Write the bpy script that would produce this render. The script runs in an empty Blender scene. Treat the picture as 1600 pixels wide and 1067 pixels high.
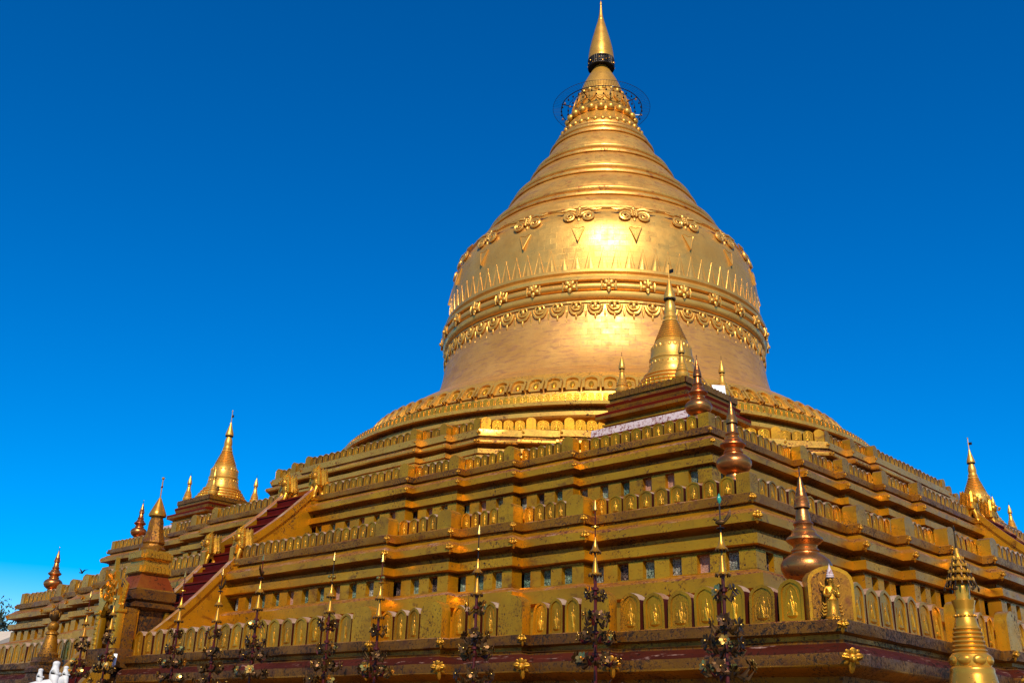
import bpy, bmesh, math, random
import numpy as np
from mathutils import Vector, Matrix, Euler
random.seed(7)
rnd = random.Random(11)
R_ = math.radians
SC = bpy.context.scene
COL = SC.collection

# ------------------------------------------------------------------ camera
CAM = Vector((32.1817, -40.9141, 2.3612))
YAW, PITCH, ROLL, FPX = -0.76242, 0.37456, 0.03017, 1580.83
fw = Vector((math.sin(YAW)*math.cos(PITCH), math.cos(YAW)*math.cos(PITCH), math.sin(PITCH)))
rt = Vector((math.cos(YAW), -math.sin(YAW), 0)); up = rt.cross(fw)
rt2 = rt*math.cos(ROLL) + up*math.sin(ROLL); up2 = up*math.cos(ROLL) - rt*math.sin(ROLL)
cd = bpy.data.cameras.new("camera"); cam = bpy.data.objects.new("camera", cd); COL.objects.link(cam)
M = Matrix((rt2, up2, -fw)).transposed().to_4x4(); M.translation = CAM
cam.matrix_world = M
cd.sensor_width = 36; cd.lens = FPX/1600*36; cd.clip_start = .1; cd.clip_end = 6000
SC.camera = cam

# ------------------------------------------------------------------ sky, sun, exposure
SUN_AZ, SUN_EL = R_(-47), R_(39)
S = Vector((math.cos(SUN_EL)*math.cos(SUN_AZ), math.cos(SUN_EL)*math.sin(SUN_AZ), math.sin(SUN_EL)))
w = bpy.data.worlds.new("World"); SC.world = w; w.use_nodes = True
nt = w.node_tree; nt.nodes.clear()
sky = nt.nodes.new('ShaderNodeTexSky'); sky.sky_type = 'NISHITA'; sky.sun_disc = False
sky.sun_elevation = SUN_EL; sky.sun_rotation = math.atan2(S.x, S.y)
sky.air_density = 1.0; sky.dust_density = 0.0; sky.ozone_density = 2.6; sky.altitude = 900
hs = nt.nodes.new('ShaderNodeHueSaturation'); hs.inputs['Saturation'].default_value = 1.85; hs.inputs['Hue'].default_value = .509
bg = nt.nodes.new('ShaderNodeBackground'); bg.inputs['Strength'].default_value = 0.15
wo = nt.nodes.new('ShaderNodeOutputWorld')
nt.links.new(sky.outputs[0], hs.inputs['Color']); nt.links.new(hs.outputs[0], bg.inputs[0]); nt.links.new(bg.outputs[0], wo.inputs[0])
ld = bpy.data.lights.new("sun", 'SUN'); ld.energy = 5.0; ld.angle = R_(.53); ld.color = (1, .90, .73)
sun = bpy.data.objects.new("sun", ld); COL.objects.link(sun); sun.rotation_euler = S.to_track_quat('Z', 'Y').to_euler(); sun.location = (60, -60, 80)
SC.view_settings.view_transform = 'Standard'; SC.view_settings.look = 'None'
SC.view_settings.exposure = 0.0; SC.view_settings.gamma = 1.0

# ------------------------------------------------------------------ materials
class N:
    def __init__(s, name):
        s.m = bpy.data.materials.new(name); s.m.use_nodes = True; s.t = s.m.node_tree
        s.t.nodes.clear()
        s.o = s.n('ShaderNodeOutputMaterial'); s.b = s.n('ShaderNodeBsdfPrincipled'); s.l(s.b.outputs[0], s.o.inputs[0])
    def n(s, k): return s.t.nodes.new(k)
    def l(s, a, b): s.t.links.new(a, b)
    def inp(s, sock, v):
        if hasattr(v, 'is_linked'): s.l(v, sock)
        elif isinstance(v, (tuple, list)): sock.default_value = tuple(v) + ((1,) if len(sock.default_value) == 4 and len(v) == 3 else ())
        else: sock.default_value = v
    def coord(s):
        tc = s.n('ShaderNodeTexCoord'); oi = s.n('ShaderNodeObjectInfo')
        ml = s.n('ShaderNodeMath'); ml.operation = 'MULTIPLY'; s.l(oi.outputs['Random'], ml.inputs[0]); ml.inputs[1].default_value = 97
        ad = s.n('ShaderNodeVectorMath'); ad.operation = 'ADD'; s.l(tc.outputs['Object'], ad.inputs[0]); s.l(ml.outputs[0], ad.inputs[1])
        s.rand = oi.outputs['Random']; s.c = ad.outputs[0]; s.raw = tc.outputs['Object']; return s.c
    def scale(s, v, k):
        x = s.n('ShaderNodeVectorMath'); x.operation = 'MULTIPLY'; s.l(v, x.inputs[0]); x.inputs[1].default_value = k; return x.outputs[0]
    def noise(s, v, sc, det=4, rough=.55, dist=0):
        x = s.n('ShaderNodeTexNoise'); s.l(v, x.inputs['Vector']); x.inputs['Scale'].default_value = sc; x.inputs['Detail'].default_value = det
        x.inputs['Roughness'].default_value = rough; x.inputs['Distortion'].default_value = dist; return x.outputs['Fac']
    def ramp(s, f, a, b, va=0, vb=1):
        x = s.n('ShaderNodeMapRange'); s.l(f, x.inputs[0]); x.inputs[1].default_value = a; x.inputs[2].default_value = b
        x.inputs[3].default_value = va; x.inputs[4].default_value = vb; return x.outputs[0]
    def mix(s, f, a, b):
        x = s.n('ShaderNodeMix'); x.data_type = 'RGBA'; s.inp(x.inputs[0], f); s.inp(x.inputs[6], a); s.inp(x.inputs[7], b); return x.outputs[2]
    def math(s, op, a, b=0):
        x = s.n('ShaderNodeMath'); x.operation = op; s.inp(x.inputs[0], a); s.inp(x.inputs[1], b); x.use_clamp = False; return x.outputs[0]
    def bump(s, h, st=.3, d=.02, prev=None):
        x = s.n('ShaderNodeBump'); x.inputs['Strength'].default_value = st; x.inputs['Distance'].default_value = d; s.l(h, x.inputs['Height'])
        if prev is not None: s.l(prev, x.inputs['Normal'])
        return x.outputs[0]
    def out(s, color=None, rough=None, metal=None, normal=None, spec=None):
        if color is not None: s.inp(s.b.inputs['Base Color'], color)
        if rough is not None: s.inp(s.b.inputs['Roughness'], rough)
        if metal is not None: s.inp(s.b.inputs['Metallic'], metal)
        if spec is not None: s.inp(s.b.inputs['Specular IOR Level'], spec)
        if normal is not None: s.l(normal, s.b.inputs['Normal'])
        return s.m

def gold(name, c1, c2, dirtc, rough=.36, metal=.8, dirt=.52, soft=.1, dscale=5.0, bump=.25, sheets=0.0, streak=.0, stain=None, stain_lo=.58, vary=0, spec=.5, stretch=1.6):
    q = N(name); c = q.coord()
    big = q.noise(c, .7, 4); col = q.mix(q.ramp(big, .35, .65), c1, c2)
    med = q.noise(c, 3.1, 5, .6); col = q.mix(q.ramp(med, .45, .75, 0, .45), col, tuple(x*.72 for x in c1))
    fine = q.noise(c, 26, 5, .7)
    if stain:
        st = q.noise(q.scale(c, (1, 1, stretch)), 1.7, 7, .68, .5); col = q.mix(q.ramp(st, stain_lo, stain_lo+.12, 0, .8), col, stain)
    d1 = q.noise(c, dscale, 9, .72, .4)
    f = q.math('ADD', q.math('MULTIPLY', d1, .72), q.math('MULTIPLY', q.noise(c, .9, 3), .28))
    if vary: f = q.math('ADD', f, q.math('MULTIPLY', q.math('SUBTRACT', q.rand, .5), vary))
    mask = q.ramp(f, dirt, dirt+soft)
    if streak:
        sk = q.noise(q.scale(c, (5, 5, .35)), 1.3, 6, .7); mask = q.math('MAXIMUM', mask, q.ramp(sk, .6, .74, 0, streak))
    nrm = None
    if sheets:
        sp = q.n('ShaderNodeSeparateXYZ'); q.l(q.raw, sp.inputs[0])
        an = q.math('MULTIPLY', q.math('ARCTAN2', sp.outputs[1], sp.outputs[0]), 8.5)
        cb = q.n('ShaderNodeCombineXYZ'); q.l(an, cb.inputs[0]); q.l(sp.outputs[2], cb.inputs[1])
        br = q.n('ShaderNodeTexBrick'); q.l(cb.outputs[0], br.inputs['Vector']); br.inputs['Scale'].default_value = 1
        br.inputs['Brick Width'].default_value = .62; br.inputs['Row Height'].default_value = .31; br.inputs['Mortar Size'].default_value = .006
        br.inputs['Color1'].default_value = (.62, .62, .62, 1); br.inputs['Color2'].default_value = (1, 1, 1, 1); br.inputs['Mortar'].default_value = (.35, .3, .25, 1)
        mx = q.n('ShaderNodeMix'); mx.data_type = 'RGBA'; mx.blend_type = 'MULTIPLY'; mx.inputs[0].default_value = sheets
        q.l(col, mx.inputs[6]); q.l(br.outputs['Color'], mx.inputs[7]); col = mx.outputs[2]
        nrm = q.bump(br.outputs['Color'], .22, .02)
    col = q.mix(mask, col, dirtc)
    if sheets: rough_ = q.math('MULTIPLY', q.math('SUBTRACT', .81, br.outputs['Color']), .35)
    r = q.math('ADD', q.ramp(med, .3, .7, rough-.07, rough+.1), q.math('MULTIPLY', mask, .3))
    if sheets: r = q.math('ADD', r, rough_)
    m = q.ramp(mask, 0, 1, metal, metal*.75)
    h = q.math('ADD', q.math('MULTIPLY', fine, .35), q.math('ADD', q.math('MULTIPLY', d1, .5), q.math('MULTIPLY', mask, -.5)))
    return q.out(col, r, m, q.bump(h, bump, .02, nrm), spec)

DK = (.035, .014, .006); RUST = (.10, .028, .010)
G_BELL = gold("gilded_bell_sheets", (.86, .465, .095), (.76, .375, .065), (.24, .09, .025), rough=.37, metal=.62, dirt=.60, soft=.16, dscale=2.6, bump=.45, sheets=.34, streak=.14, stain=(.50, .21, .05), stain_lo=.60, stretch=2.0)
G_BREL = gold("gilded_bell_relief", (.82, .43, .075), (.68, .33, .05), (.14, .05, .015), rough=.38, metal=.62, dirt=.57, soft=.10, dscale=7, bump=.3)
G_DRUM = gold("gilded_drum_sheets", (.74, .365, .08), (.62, .285, .055), (.24, .10, .03), rough=.44, metal=.46, dirt=.62, soft=.14, dscale=2.0, bump=.25, sheets=.42, streak=.14, stain=(.46, .20, .07), stain_lo=.50, stretch=4.5)
G_CONE = gold("gilded_cone_sheets", (.86, .45, .09), (.74, .35, .06), (.24, .06, .02), rough=.37, metal=.62, dirt=.56, soft=.12, dscale=2.6, bump=.25, sheets=.26, streak=.18, stain=(.44, .10, .03), stain_lo=.55, stretch=3)
G_BASE = gold("speckled_base_gilding", (.78, .42, .06), (.64, .32, .045), DK, rough=.36, metal=.56, dirt=.54, soft=.08, dscale=9, bump=.3, stain=(.42, .14, .05), stain_lo=.56)
G_TOP = gold("bright_gilding", (.80, .405, .06), (.68, .31, .04), RUST, rough=.34, metal=.58, dirt=.57, soft=.1, dscale=11, bump=.3)
G_OCT = gold("glossy_octagon_gilding", (.80, .40, .05), (.68, .31, .035), RUST, rough=.31, metal=.66, dirt=.53, soft=.07, dscale=12, bump=.35)
G_WALL = gold("gold_painted_wall", (.68, .300, .006), (.46, .190, .005), DK, rough=.34, metal=.64, dirt=.555, soft=.05, dscale=14, bump=.3, streak=.45, stain=(.22, .07, .006), stain_lo=.55)
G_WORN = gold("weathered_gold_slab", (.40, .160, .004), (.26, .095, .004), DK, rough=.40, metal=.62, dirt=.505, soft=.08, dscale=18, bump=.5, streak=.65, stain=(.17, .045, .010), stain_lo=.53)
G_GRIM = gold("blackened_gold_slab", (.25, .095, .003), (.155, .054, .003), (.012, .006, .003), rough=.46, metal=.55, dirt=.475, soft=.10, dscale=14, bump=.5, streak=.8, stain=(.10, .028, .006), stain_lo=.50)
G_LEDGE = gold("worn_pinkish_lip", (.50, .20, .008), (.36, .13, .012), (.10, .014, .008), rough=.5, metal=.45, dirt=.49, soft=.08, dscale=12, bump=.5, stain=(.50, .27, .17), stain_lo=.53, stretch=4)
G_PINK = gold("peeling_red_pink_lip", (.045, .006, .001), (.075, .012, .004), (.012, .004, .001), rough=.6, metal=.0, dirt=.52, soft=.08, dscale=10, bump=.6, stain=(.46, .27, .20), stain_lo=.585, spec=.12, stretch=6)
G_MERL = gold("gilded_merlon", (.60, .265, .005), (.36, .146, .004), (.014, .006, .003), rough=.33, metal=.68, dirt=.555, soft=.12, dscale=22, bump=.35, vary=.11)
G_RELIEF = gold("bright_gilt_relief", (.76, .37, .022), (.62, .28, .014), DK, rough=.31, metal=.74, dirt=.555, soft=.09, dscale=22, bump=.4, vary=.10)
G_LION = gold("weathered_gilt_statue", (.62, .28, .016), (.45, .18, .012), DK, rough=.34, metal=.72, dirt=.53, soft=.09, dscale=16, bump=.4)
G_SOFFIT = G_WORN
COPPER = gold("coppery_urn", (.50, .145, .035), (.58, .24, .06), (.12, .025, .012), rough=.31, metal=.88, dirt=.575, soft=.06, dscale=14, bump=.25, stain=(.30, .06, .025), stain_lo=.55)
REDPAINT = gold("peeling_red_paint", (.12, .009, .002), (.085, .007, .002), (.06, .015, .01), rough=.5, metal=.0, dirt=.58, soft=.08, dscale=7, bump=.3, stain=(.42, .26, .18), stain_lo=.66, spec=.04)
RUSTROOF = gold('rusty_gilt_roof', (.20, .035, .006), (.26, .09, .010), (.03, .010, .004), rough=.5, metal=.3, dirt=.52, soft=.1, dscale=8, bump=.4, spec=.1)
STEPRED = gold("dark_red_steps", (.085, .004, .001), (.06, .003, .001), (.015, .003, .001), rough=.5, metal=.0, dirt=.60, soft=.1, dscale=5, bump=.2, spec=.04)
RAILTOP = gold("worn_balustrade_top", (.40, .12, .05), (.50, .28, .08), (.12, .03, .02), rough=.48, metal=.3, dirt=.55, soft=.08, dscale=7, bump=.35, stain=(.58, .44, .36), stain_lo=.55)
WHITEW = gold("worn_whitewash", (.66, .52, .50), (.58, .44, .42), (.20, .05, .04), rough=.6, metal=.0, dirt=.50, soft=.08, dscale=9, bump=.35)
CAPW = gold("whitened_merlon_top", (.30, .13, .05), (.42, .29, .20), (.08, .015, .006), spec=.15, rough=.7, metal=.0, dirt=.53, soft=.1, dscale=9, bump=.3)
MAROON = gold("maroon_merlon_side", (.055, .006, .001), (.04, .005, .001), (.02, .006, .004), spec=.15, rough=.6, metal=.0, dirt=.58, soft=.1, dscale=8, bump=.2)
MASTRED = gold("dark_red_mast", (.085, .006, .004), (.06, .005, .004), (.02, .008, .006), rough=.4, metal=.1, dirt=.62, soft=.1, dscale=12, bump=.15, spec=.3)
LEAFMET = gold("tarnished_flower_leaf", (.11, .05, .008), (.06, .022, .005), (.015, .006, .003), rough=.40, metal=.7, dirt=.52, soft=.08, dscale=16, bump=.25)
PETAL = gold("gilt_metal_petal", (.74, .46, .11), (.52, .27, .05), (.08, .025, .01), rough=.26, metal=.9, dirt=.62, soft=.08, dscale=16, bump=.2)
BRASS = gold("polished_brass", (.74, .34, .03), (.54, .22, .02), (.05, .02, .008), rough=.30, metal=.66, dirt=.63, soft=.08, dscale=10, bump=.12)
IRON = gold("dark_iron", (.03, .022, .018), (.02, .016, .014), (.01, .008, .006), rough=.45, metal=.7, dirt=.6, soft=.1, dscale=9, bump=.15)
GLASSGREEN = gold("green_glass_tip", (.02, .30, .20), (.02, .24, .17), (.01, .1, .08), rough=.15, metal=.0, dirt=.7, soft=.1, bump=.05)
WHITEP = gold("white_plaster", (.66, .63, .60), (.56, .53, .50), (.40, .36, .32), rough=.55, metal=.0, dirt=.64, soft=.12, dscale=6, bump=.2)
BOARD = gold("white_enamel_board", (.80, .80, .80), (.76, .77, .78), (.5, .48, .45), rough=.4, metal=.0, dirt=.68, soft=.1, bump=.05)
CREAM = gold("cream_plaster", (.62, .50, .38), (.56, .45, .33), (.3, .22, .16), rough=.7, metal=.0, dirt=.6, soft=.12, bump=.2)
BARK = gold("tree_bark", (.10, .07, .05), (.07, .05, .035), (.03, .02, .015), rough=.8, metal=.0, dirt=.5, soft=.1, bump=.6)
LEAF = gold("dark_foliage", (.018, .032, .010), (.010, .020, .008), (.01, .02, .008), rough=.6, metal=.0, dirt=.6, soft=.1, bump=.2)
BIRDM = gold("dark_feathers", (.03, .03, .03), (.02, .02, .02), (.01, .01, .01), rough=.6, metal=.0, bump=.1)
PAVE = gold("paving_tiles", (.075, .055, .042), (.055, .042, .034), (.03, .022, .018), rough=.5, metal=.0, dirt=.55, soft=.12, dscale=1.5, bump=.15)
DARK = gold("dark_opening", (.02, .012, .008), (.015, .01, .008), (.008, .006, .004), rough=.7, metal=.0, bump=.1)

def plaque(name, base, lit, darkc, thr=.5, rough=.35):
    q = N(name); c = q.coord()
    v = q.n('ShaderNodeTexVoronoi'); q.l(c, v.inputs['Vector']); v.inputs['Scale'].default_value = 13; v.feature = 'DISTANCE_TO_EDGE'
    ns = q.noise(c, 17, 4, .6, 1.2)
    f = q.math('ADD', q.math('MULTIPLY', q.ramp(v.outputs['Distance'], .0, .09), .55), q.math('MULTIPLY', ns, .6))
    col = q.mix(q.ramp(f, thr-.09, thr+.05), darkc, q.mix(q.ramp(q.noise(c, 4, 3), .35, .65), base, lit))
    return q.out(col, rough+.2, 0.0, q.bump(f, .7, .03), .25)
PLQ = [plaque("green_glazed_plaque", (.09, .15, .10), (.27, .30, .22), (.012, .03, .024), .50),
       plaque("grey_glazed_plaque", (.12, .13, .10), (.32, .30, .25), (.02, .02, .018), .54),
       plaque("pinkish_plaster_plaque", (.40, .21, .14), (.32, .17, .12), (.30, .17, .13), .25, .6),
       plaque("dark_green_plaque", (.06, .12, .085), (.17, .24, .17), (.006, .015, .012), .56),
       plaque("blackened_niche_plaque", (.03, .02, .015), (.16, .10, .08), (.004, .003, .003), .74, .6)]

# ------------------------------------------------------------------ mesh helpers
class MB:
    def __init__(s): s.v = []; s.f = []; s.m = []; s.mats = []
    def mi(s, mat):
        if mat not in s.mats: s.mats.append(mat)
        return s.mats.index(mat)
    def add(s, vs, fs, mat, mx=None):
        b = len(s.v)
        s.v += [tuple(mx @ Vector(p)) if mx is not None else tuple(p) for p in vs]
        for k, f in enumerate(fs):
            s.f.append(tuple(b+i for i in f)); s.m.append(s.mi(mat[k] if isinstance(mat, list) else mat))
    def merge(s, o, mx=None):
        s.add(o.v, o.f, [o.mats[i] for i in o.m], mx)
    def mesh(s, name, smooth=35):
        me = bpy.data.meshes.new(name); me.from_pydata(s.v, [], s.f)
        for m in s.mats: me.materials.append(m)
        me.polygons.foreach_set('material_index', s.m)
        if smooth:
            me.polygons.foreach_set('use_smooth', [True]*len(s.f)); me.set_sharp_from_angle(angle=R_(smooth))
        me.update(); return me
    def build(s, name, parent=None, loc=(0, 0, 0), rot=(0, 0, 0), smooth=35):
        return link(bpy.data.objects.new(name, s.mesh(name, smooth)), parent, loc, rot)
    # --- shapes
    def box(s, x0, x1, y0, y1, z0, z1, mat, mx=None, bev=0):
        if bev:
            bm = bmesh.new(); bmesh.ops.create_cube(bm, size=1)
            for v in bm.verts: v.co = Vector(((x0+x1)/2+v.co.x*(x1-x0), (y0+y1)/2+v.co.y*(y1-y0), (z0+z1)/2+v.co.z*(z1-z0)))
            bmesh.ops.bevel(bm, geom=bm.edges[:], offset=bev, segments=2, affect='EDGES', profile=.6)
            bm.verts.index_update(); s.add([v.co[:] for v in bm.verts], [[v.index for v in f.verts] for f in bm.faces], mat, mx); bm.free(); return
        s.add([(x0, y0, z0), (x1, y0, z0), (x1, y1, z0), (x0, y1, z0), (x0, y0, z1), (x1, y0, z1), (x1, y1, z1), (x0, y1, z1)],
              [(3, 2, 1, 0), (4, 5, 6, 7), (0, 1, 5, 4), (1, 2, 6, 5), (2, 3, 7, 6), (3, 0, 4, 7)], mat, mx)
    def lathe(s, prof, n, mat, mx=None, sq=False):
        vs = []; fs = []; ms = []
        for p in prof:
            for j in range(n):
                a = 2*math.pi*(j+(.5 if sq else 0))/n; k = math.sqrt(2) if sq else 1
                vs.append((p[0]*k*math.cos(a), p[0]*k*math.sin(a), p[1]))
        for i in range(len(prof)-1):
            mm = prof[i][2] if len(prof[i]) > 2 else mat
            for j in range(n):
                fs.append((i*n+j, i*n+(j+1) % n, (i+1)*n+(j+1) % n, (i+1)*n+j)); ms.append(mm)
        if prof[-1][0] > 1e-3: fs.append(tuple((len(prof)-1)*n+j for j in range(n))); ms.append(prof[-1][2] if len(prof[-1]) > 2 else mat)
        s.add(vs, fs, ms, mx)
    def sphere(s, c, r, mat, n=10, m=7, sc=(1, 1, 1), mx=None):
        prof = [(max(1e-4, r*math.sin(math.pi*i/m)), -r*math.cos(math.pi*i/m)) for i in range(m+1)]
        T = Matrix.Translation(Vector(c)) @ Matrix.Diagonal((*sc, 1))
        s.lathe(prof, n, mat, (mx @ T) if mx is not None else T)
    def tube(s, pts, r, mat, n=6, mx=None, caps=True):
        pts = [Vector(p) for p in pts]; rr = r if isinstance(r, (list, tuple)) else [r]*len(pts)
        vs = []; fs = []; a = None
        for i, p in enumerate(pts):
            d = (pts[min(i+1, len(pts)-1)]-pts[max(i-1, 0)]).normalized()
            if a is None: a = d.orthogonal().normalized()
            a = (a-d*a.dot(d)).normalized(); b = d.cross(a)
            for j in range(n):
                t = 2*math.pi*j/n; vs.append(tuple(p+(a*math.cos(t)+b*math.sin(t))*rr[i]))
        for i in range(len(pts)-1):
            for j in range(n): fs.append((i*n+j, i*n+(j+1) % n, (i+1)*n+(j+1) % n, (i+1)*n+j))
        if caps: fs.append(tuple(range(n))[::-1]); fs.append(tuple((len(pts)-1)*n+j for j in range(n)))
        s.add(vs, fs, mat, mx)
    def extr(s, poly, y0, y1, mat, mx=None, side=None, back=True):
        # poly: (x, z) counter-clockwise seen from -y ; front at y0
        n = len(poly); vs = [(x, y0, z) for x, z in poly]+[(x, y1, z) for x, z in poly]
        fs = [tuple(range(n))]; ms = [mat]
        if back: fs.append(tuple(range(2*n-1, n-1, -1))); ms.append(mat)
        for i in range(n):
            j = (i+1) % n; fs.append((j, i, n+i, n+j)); ms.append((side[i] if isinstance(side, list) else side) or mat if side else mat)
        s.add(vs, fs, ms, mx)
    def sweep(s, plan, prof, mat, cap=False):
        Q = []
        for i in range(len(plan)):
            a, b = Vector(plan[i]), Vector(plan[(i+1) % len(plan)]); k = max(1, round((b-a).length/.55))
            Q += [a.lerp(b, t/k) for t in range(k)]
        q = random.Random(3); n = len(Q); P = Q; off = []
        for i in range(n):
            e0 = (P[i]-P[i-1]).normalized(); e1 = (P[(i+1) % n]-P[i]).normalized()
            n0 = Vector((e0.y, -e0.x)); n1 = Vector((e1.y, -e1.x)); k = 1+n0.dot(n1)
            off.append((n0+n1)/max(k, .15))
        vs = []; fs = []; ms = []
        for p in prof:
            for i in range(n):
                c = P[i]+off[i]*(p[0]+q.uniform(-.011, .011)); vs.append((c.x, c.y, p[1]+q.uniform(-.009, .009)))
        for k in range(len(prof)-1):
            mm = prof[k][2] if len(prof[k]) > 2 else mat
            for i in range(n):
                j = (i+1) % n; fs.append((k*n+i, k*n+j, (k+1)*n+j, (k+1)*n+i)); ms.append(mm)
        s.add(vs, fs, ms)

def link(o, parent=None, loc=(0, 0, 0), rot=(0, 0, 0)):
    COL.objects.link(o)
    if parent is not None: o.parent = parent
    o.location = loc; o.rotation_euler = rot
    return o
def empty(name, label, cat, loc=(0, 0, 0), rz=0, group=None):
    o = bpy.data.objects.new(name, None); o.empty_display_size = .3; link(o, None, loc, (0, 0, rz))
    o['label'] = label; o['category'] = cat
    if group: o['group'] = group
    return o
def tag(o, label, cat, group=None):
    o['label'] = label; o['category'] = cat
    if group: o['group'] = group
    return o
def dup(root, loc, rz, label):
    r = root.copy(); COL.objects.link(r); r.location = loc; r.rotation_euler = (0, 0, rz); r['label'] = label
    for ch in list(root.children):
        c = ch.copy(); COL.objects.link(c); c.parent = r
        for g in ch.children:
            d = g.copy(); COL.objects.link(d); d.parent = c
    return r
def T(x, y, z): return Matrix.Translation((x, y, z))
def RZ(a): return Matrix.Rotation(a, 4, 'Z')
def RX(a): return Matrix.Rotation(a, 4, 'X')
def RY(a): return Matrix.Rotation(a, 4, 'Y')
def SCL(x, y, z): return Matrix.Diagonal((x, y, z, 1))

# ------------------------------------------------------------------ ground
GZ = .70
g = MB(); g.add([(-2500, -2500, GZ), (2500, -2500, GZ), (2500, 2500, GZ), (-2500, 2500, GZ)], [(0, 1, 2, 3)], PAVE)
o = g.build('ground', smooth=0); o['kind'] = 'structure'

# ------------------------------------------------------------------ the pagoda
PAG = empty('pagoda', 'huge gilded bell-shaped pagoda rising on stepped square terraces', 'pagoda', (0, 0, 0))

def arch(w, h, pts=((.5, .0), (.5, .70), (.47, .80), (.38, .89), (.22, .955), (.08, .985), (0, 1.0))):
    r = [(x*w, z*h) for x, z in pts]; return r + [(-x, z) for x, z in r[-2::-1]]
def merlon(var=0):
    # unit merlon: width 1, height 1, depth 1, front at y=0 (facing -y)
    m = MB(); a = arch(1, 1); n = len(a)
    side = []
    for i in range(n):
        j = (i+1) % n; nx = a[j][1]-a[i][1]; nz = -(a[j][0]-a[i][0])
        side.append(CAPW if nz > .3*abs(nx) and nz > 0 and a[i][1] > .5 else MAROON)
    inn = [(x*.78, .05+z*.87) for x, z in a]
    dp = .10
    vs = [(x, 0, z) for x, z in a]+[(x, 0, z) for x, z in inn]+[(x*.96, dp, z+.005) for x, z in inn]+[(x, 1, z) for x, z in a]
    fs = []; ms = []
    for i in range(n):
        j = (i+1) % n
        fs.append((i, j, n+j, n+i)); ms.append(G_MERL)
        fs.append((n+i, n+j, 2*n+j, 2*n+i)); ms.append(G_MERL)
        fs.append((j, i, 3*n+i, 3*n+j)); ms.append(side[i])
    fs.append(tuple(2*n+i for i in range(n))); ms.append(G_MERL)
    fs.append(tuple(3*n+i for i in range(n-1, -1, -1))); ms.append(MAROON)
    m.add(vs, fs, ms)
    # seated figure in relief
    w_ = (1.0, .82, 1.12)[var]; t_ = (0, .06, -.03)[var]; d_ = (1, .85, 1.1)[var]
    if var != 1: m.sphere((0, dp, .18), .17, G_MERL, 8, 5, (1.35*w_, .62, .55))
    else: m.sphere((0, dp, .16), .13, G_MERL, 8, 5, (.9, .6, 1.2))
    m.sphere((0, dp, .34+t_), .14, G_MERL, 8, 5, (.85*w_, .62*d_, 1.25))
    m.sphere((.02*(var-1), dp, .54+t_), .08, G_LION, 8, 5, (1, .7*d_, 1.05))
    m.sphere((.02*(var-1), dp, .65+t_), .045, G_LION, 6, 4, (1, .7, 1.8))
    m.tube([(.05, dp-.06, .16), (.02, dp-.09*d_, .32+t_), (-.04, dp-.06, .52+t_)], [.05, .055, .025], G_RELIEF, 6)
    for s in (-1, 1):
        m.sphere((.14*s*w_, dp, .35+t_), .055, G_MERL, 6, 4, (1, .6, 2.0))
        if var == 2: m.tube([(.26*s, dp-.02, .10), (.30*s, dp-.03, .40), (.20*s, dp-.02, .66)], [.03, .035, .02], G_MERL, 5)
    if var == 0: m.tube([(-.27, dp-.01, .5), (-.18, dp-.02, .74), (0, dp-.02, .86), (.18, dp-.02, .74), (.27, dp-.01, .5)], .022, G_MERL, 5)
    return m
def post():
    m = MB(); m.extr(arch(1, 1), 0, 1, G_WALL, side=None); return m
def corner_post():
    m = MB(); m.extr(arch(1, 1), 0, 1, G_WALL, side=None); m.extr([(x*.86, .03+z*.90) for x, z in arch(1, 1)], -.06, .01, G_WORN); return m
def block_post():
    m = MB(); m.lathe([(.5, 0), (.5, .9), (.46, .93), (.2, 1.0), (.001, 1.02)], 4, G_WALL, sq=True); return m
def fleuron():
    m = MB(); K = RX(.38)
    for a, l, wd in ((8, .46, .36), (90, .42, .34), (172, .46, .36), (270, .66, .30)):
        X = K @ RY(-R_(a))
        m.sphere((l*.60, -.06, 0), .5, G_LION, 8, 5, (l, .13, wd), X); m.tube([(.12, -.12, 0), (l*.7, -.145, 0), (l*1.05, -.08, 0)], [.05, .045, .015], G_RELIEF, 5, X)
    for a in (49, 131, 222, 318):
        X = K @ RY(-R_(a)); m.sphere((.30, -.02, 0), .5, G_LION, 8, 5, (.34, .10, .20), X)
    m.sphere((0, -.10, 0), .21, G_LION, 10, 6, (1, .7, 1), K); m.sphere((0, -.25, 0), .12, G_RELIEF, 8, 5, mx=K)
    return m
UNIT = {'merlon': merlon(0), 'merlon_b': merlon(1), 'merlon_c': merlon(2), 'post': post(), 'corner_post': corner_post(), 'block_post': block_post(), 'ornament': fleuron()}
ITEMS = {'merlon': [], 'ornament': [], 'window': []}   # kind -> [(unit, matrix, parent, size)]
def FX(k, u, n, z): return RZ(k*math.pi/2) @ T(u, -n, z)

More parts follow.
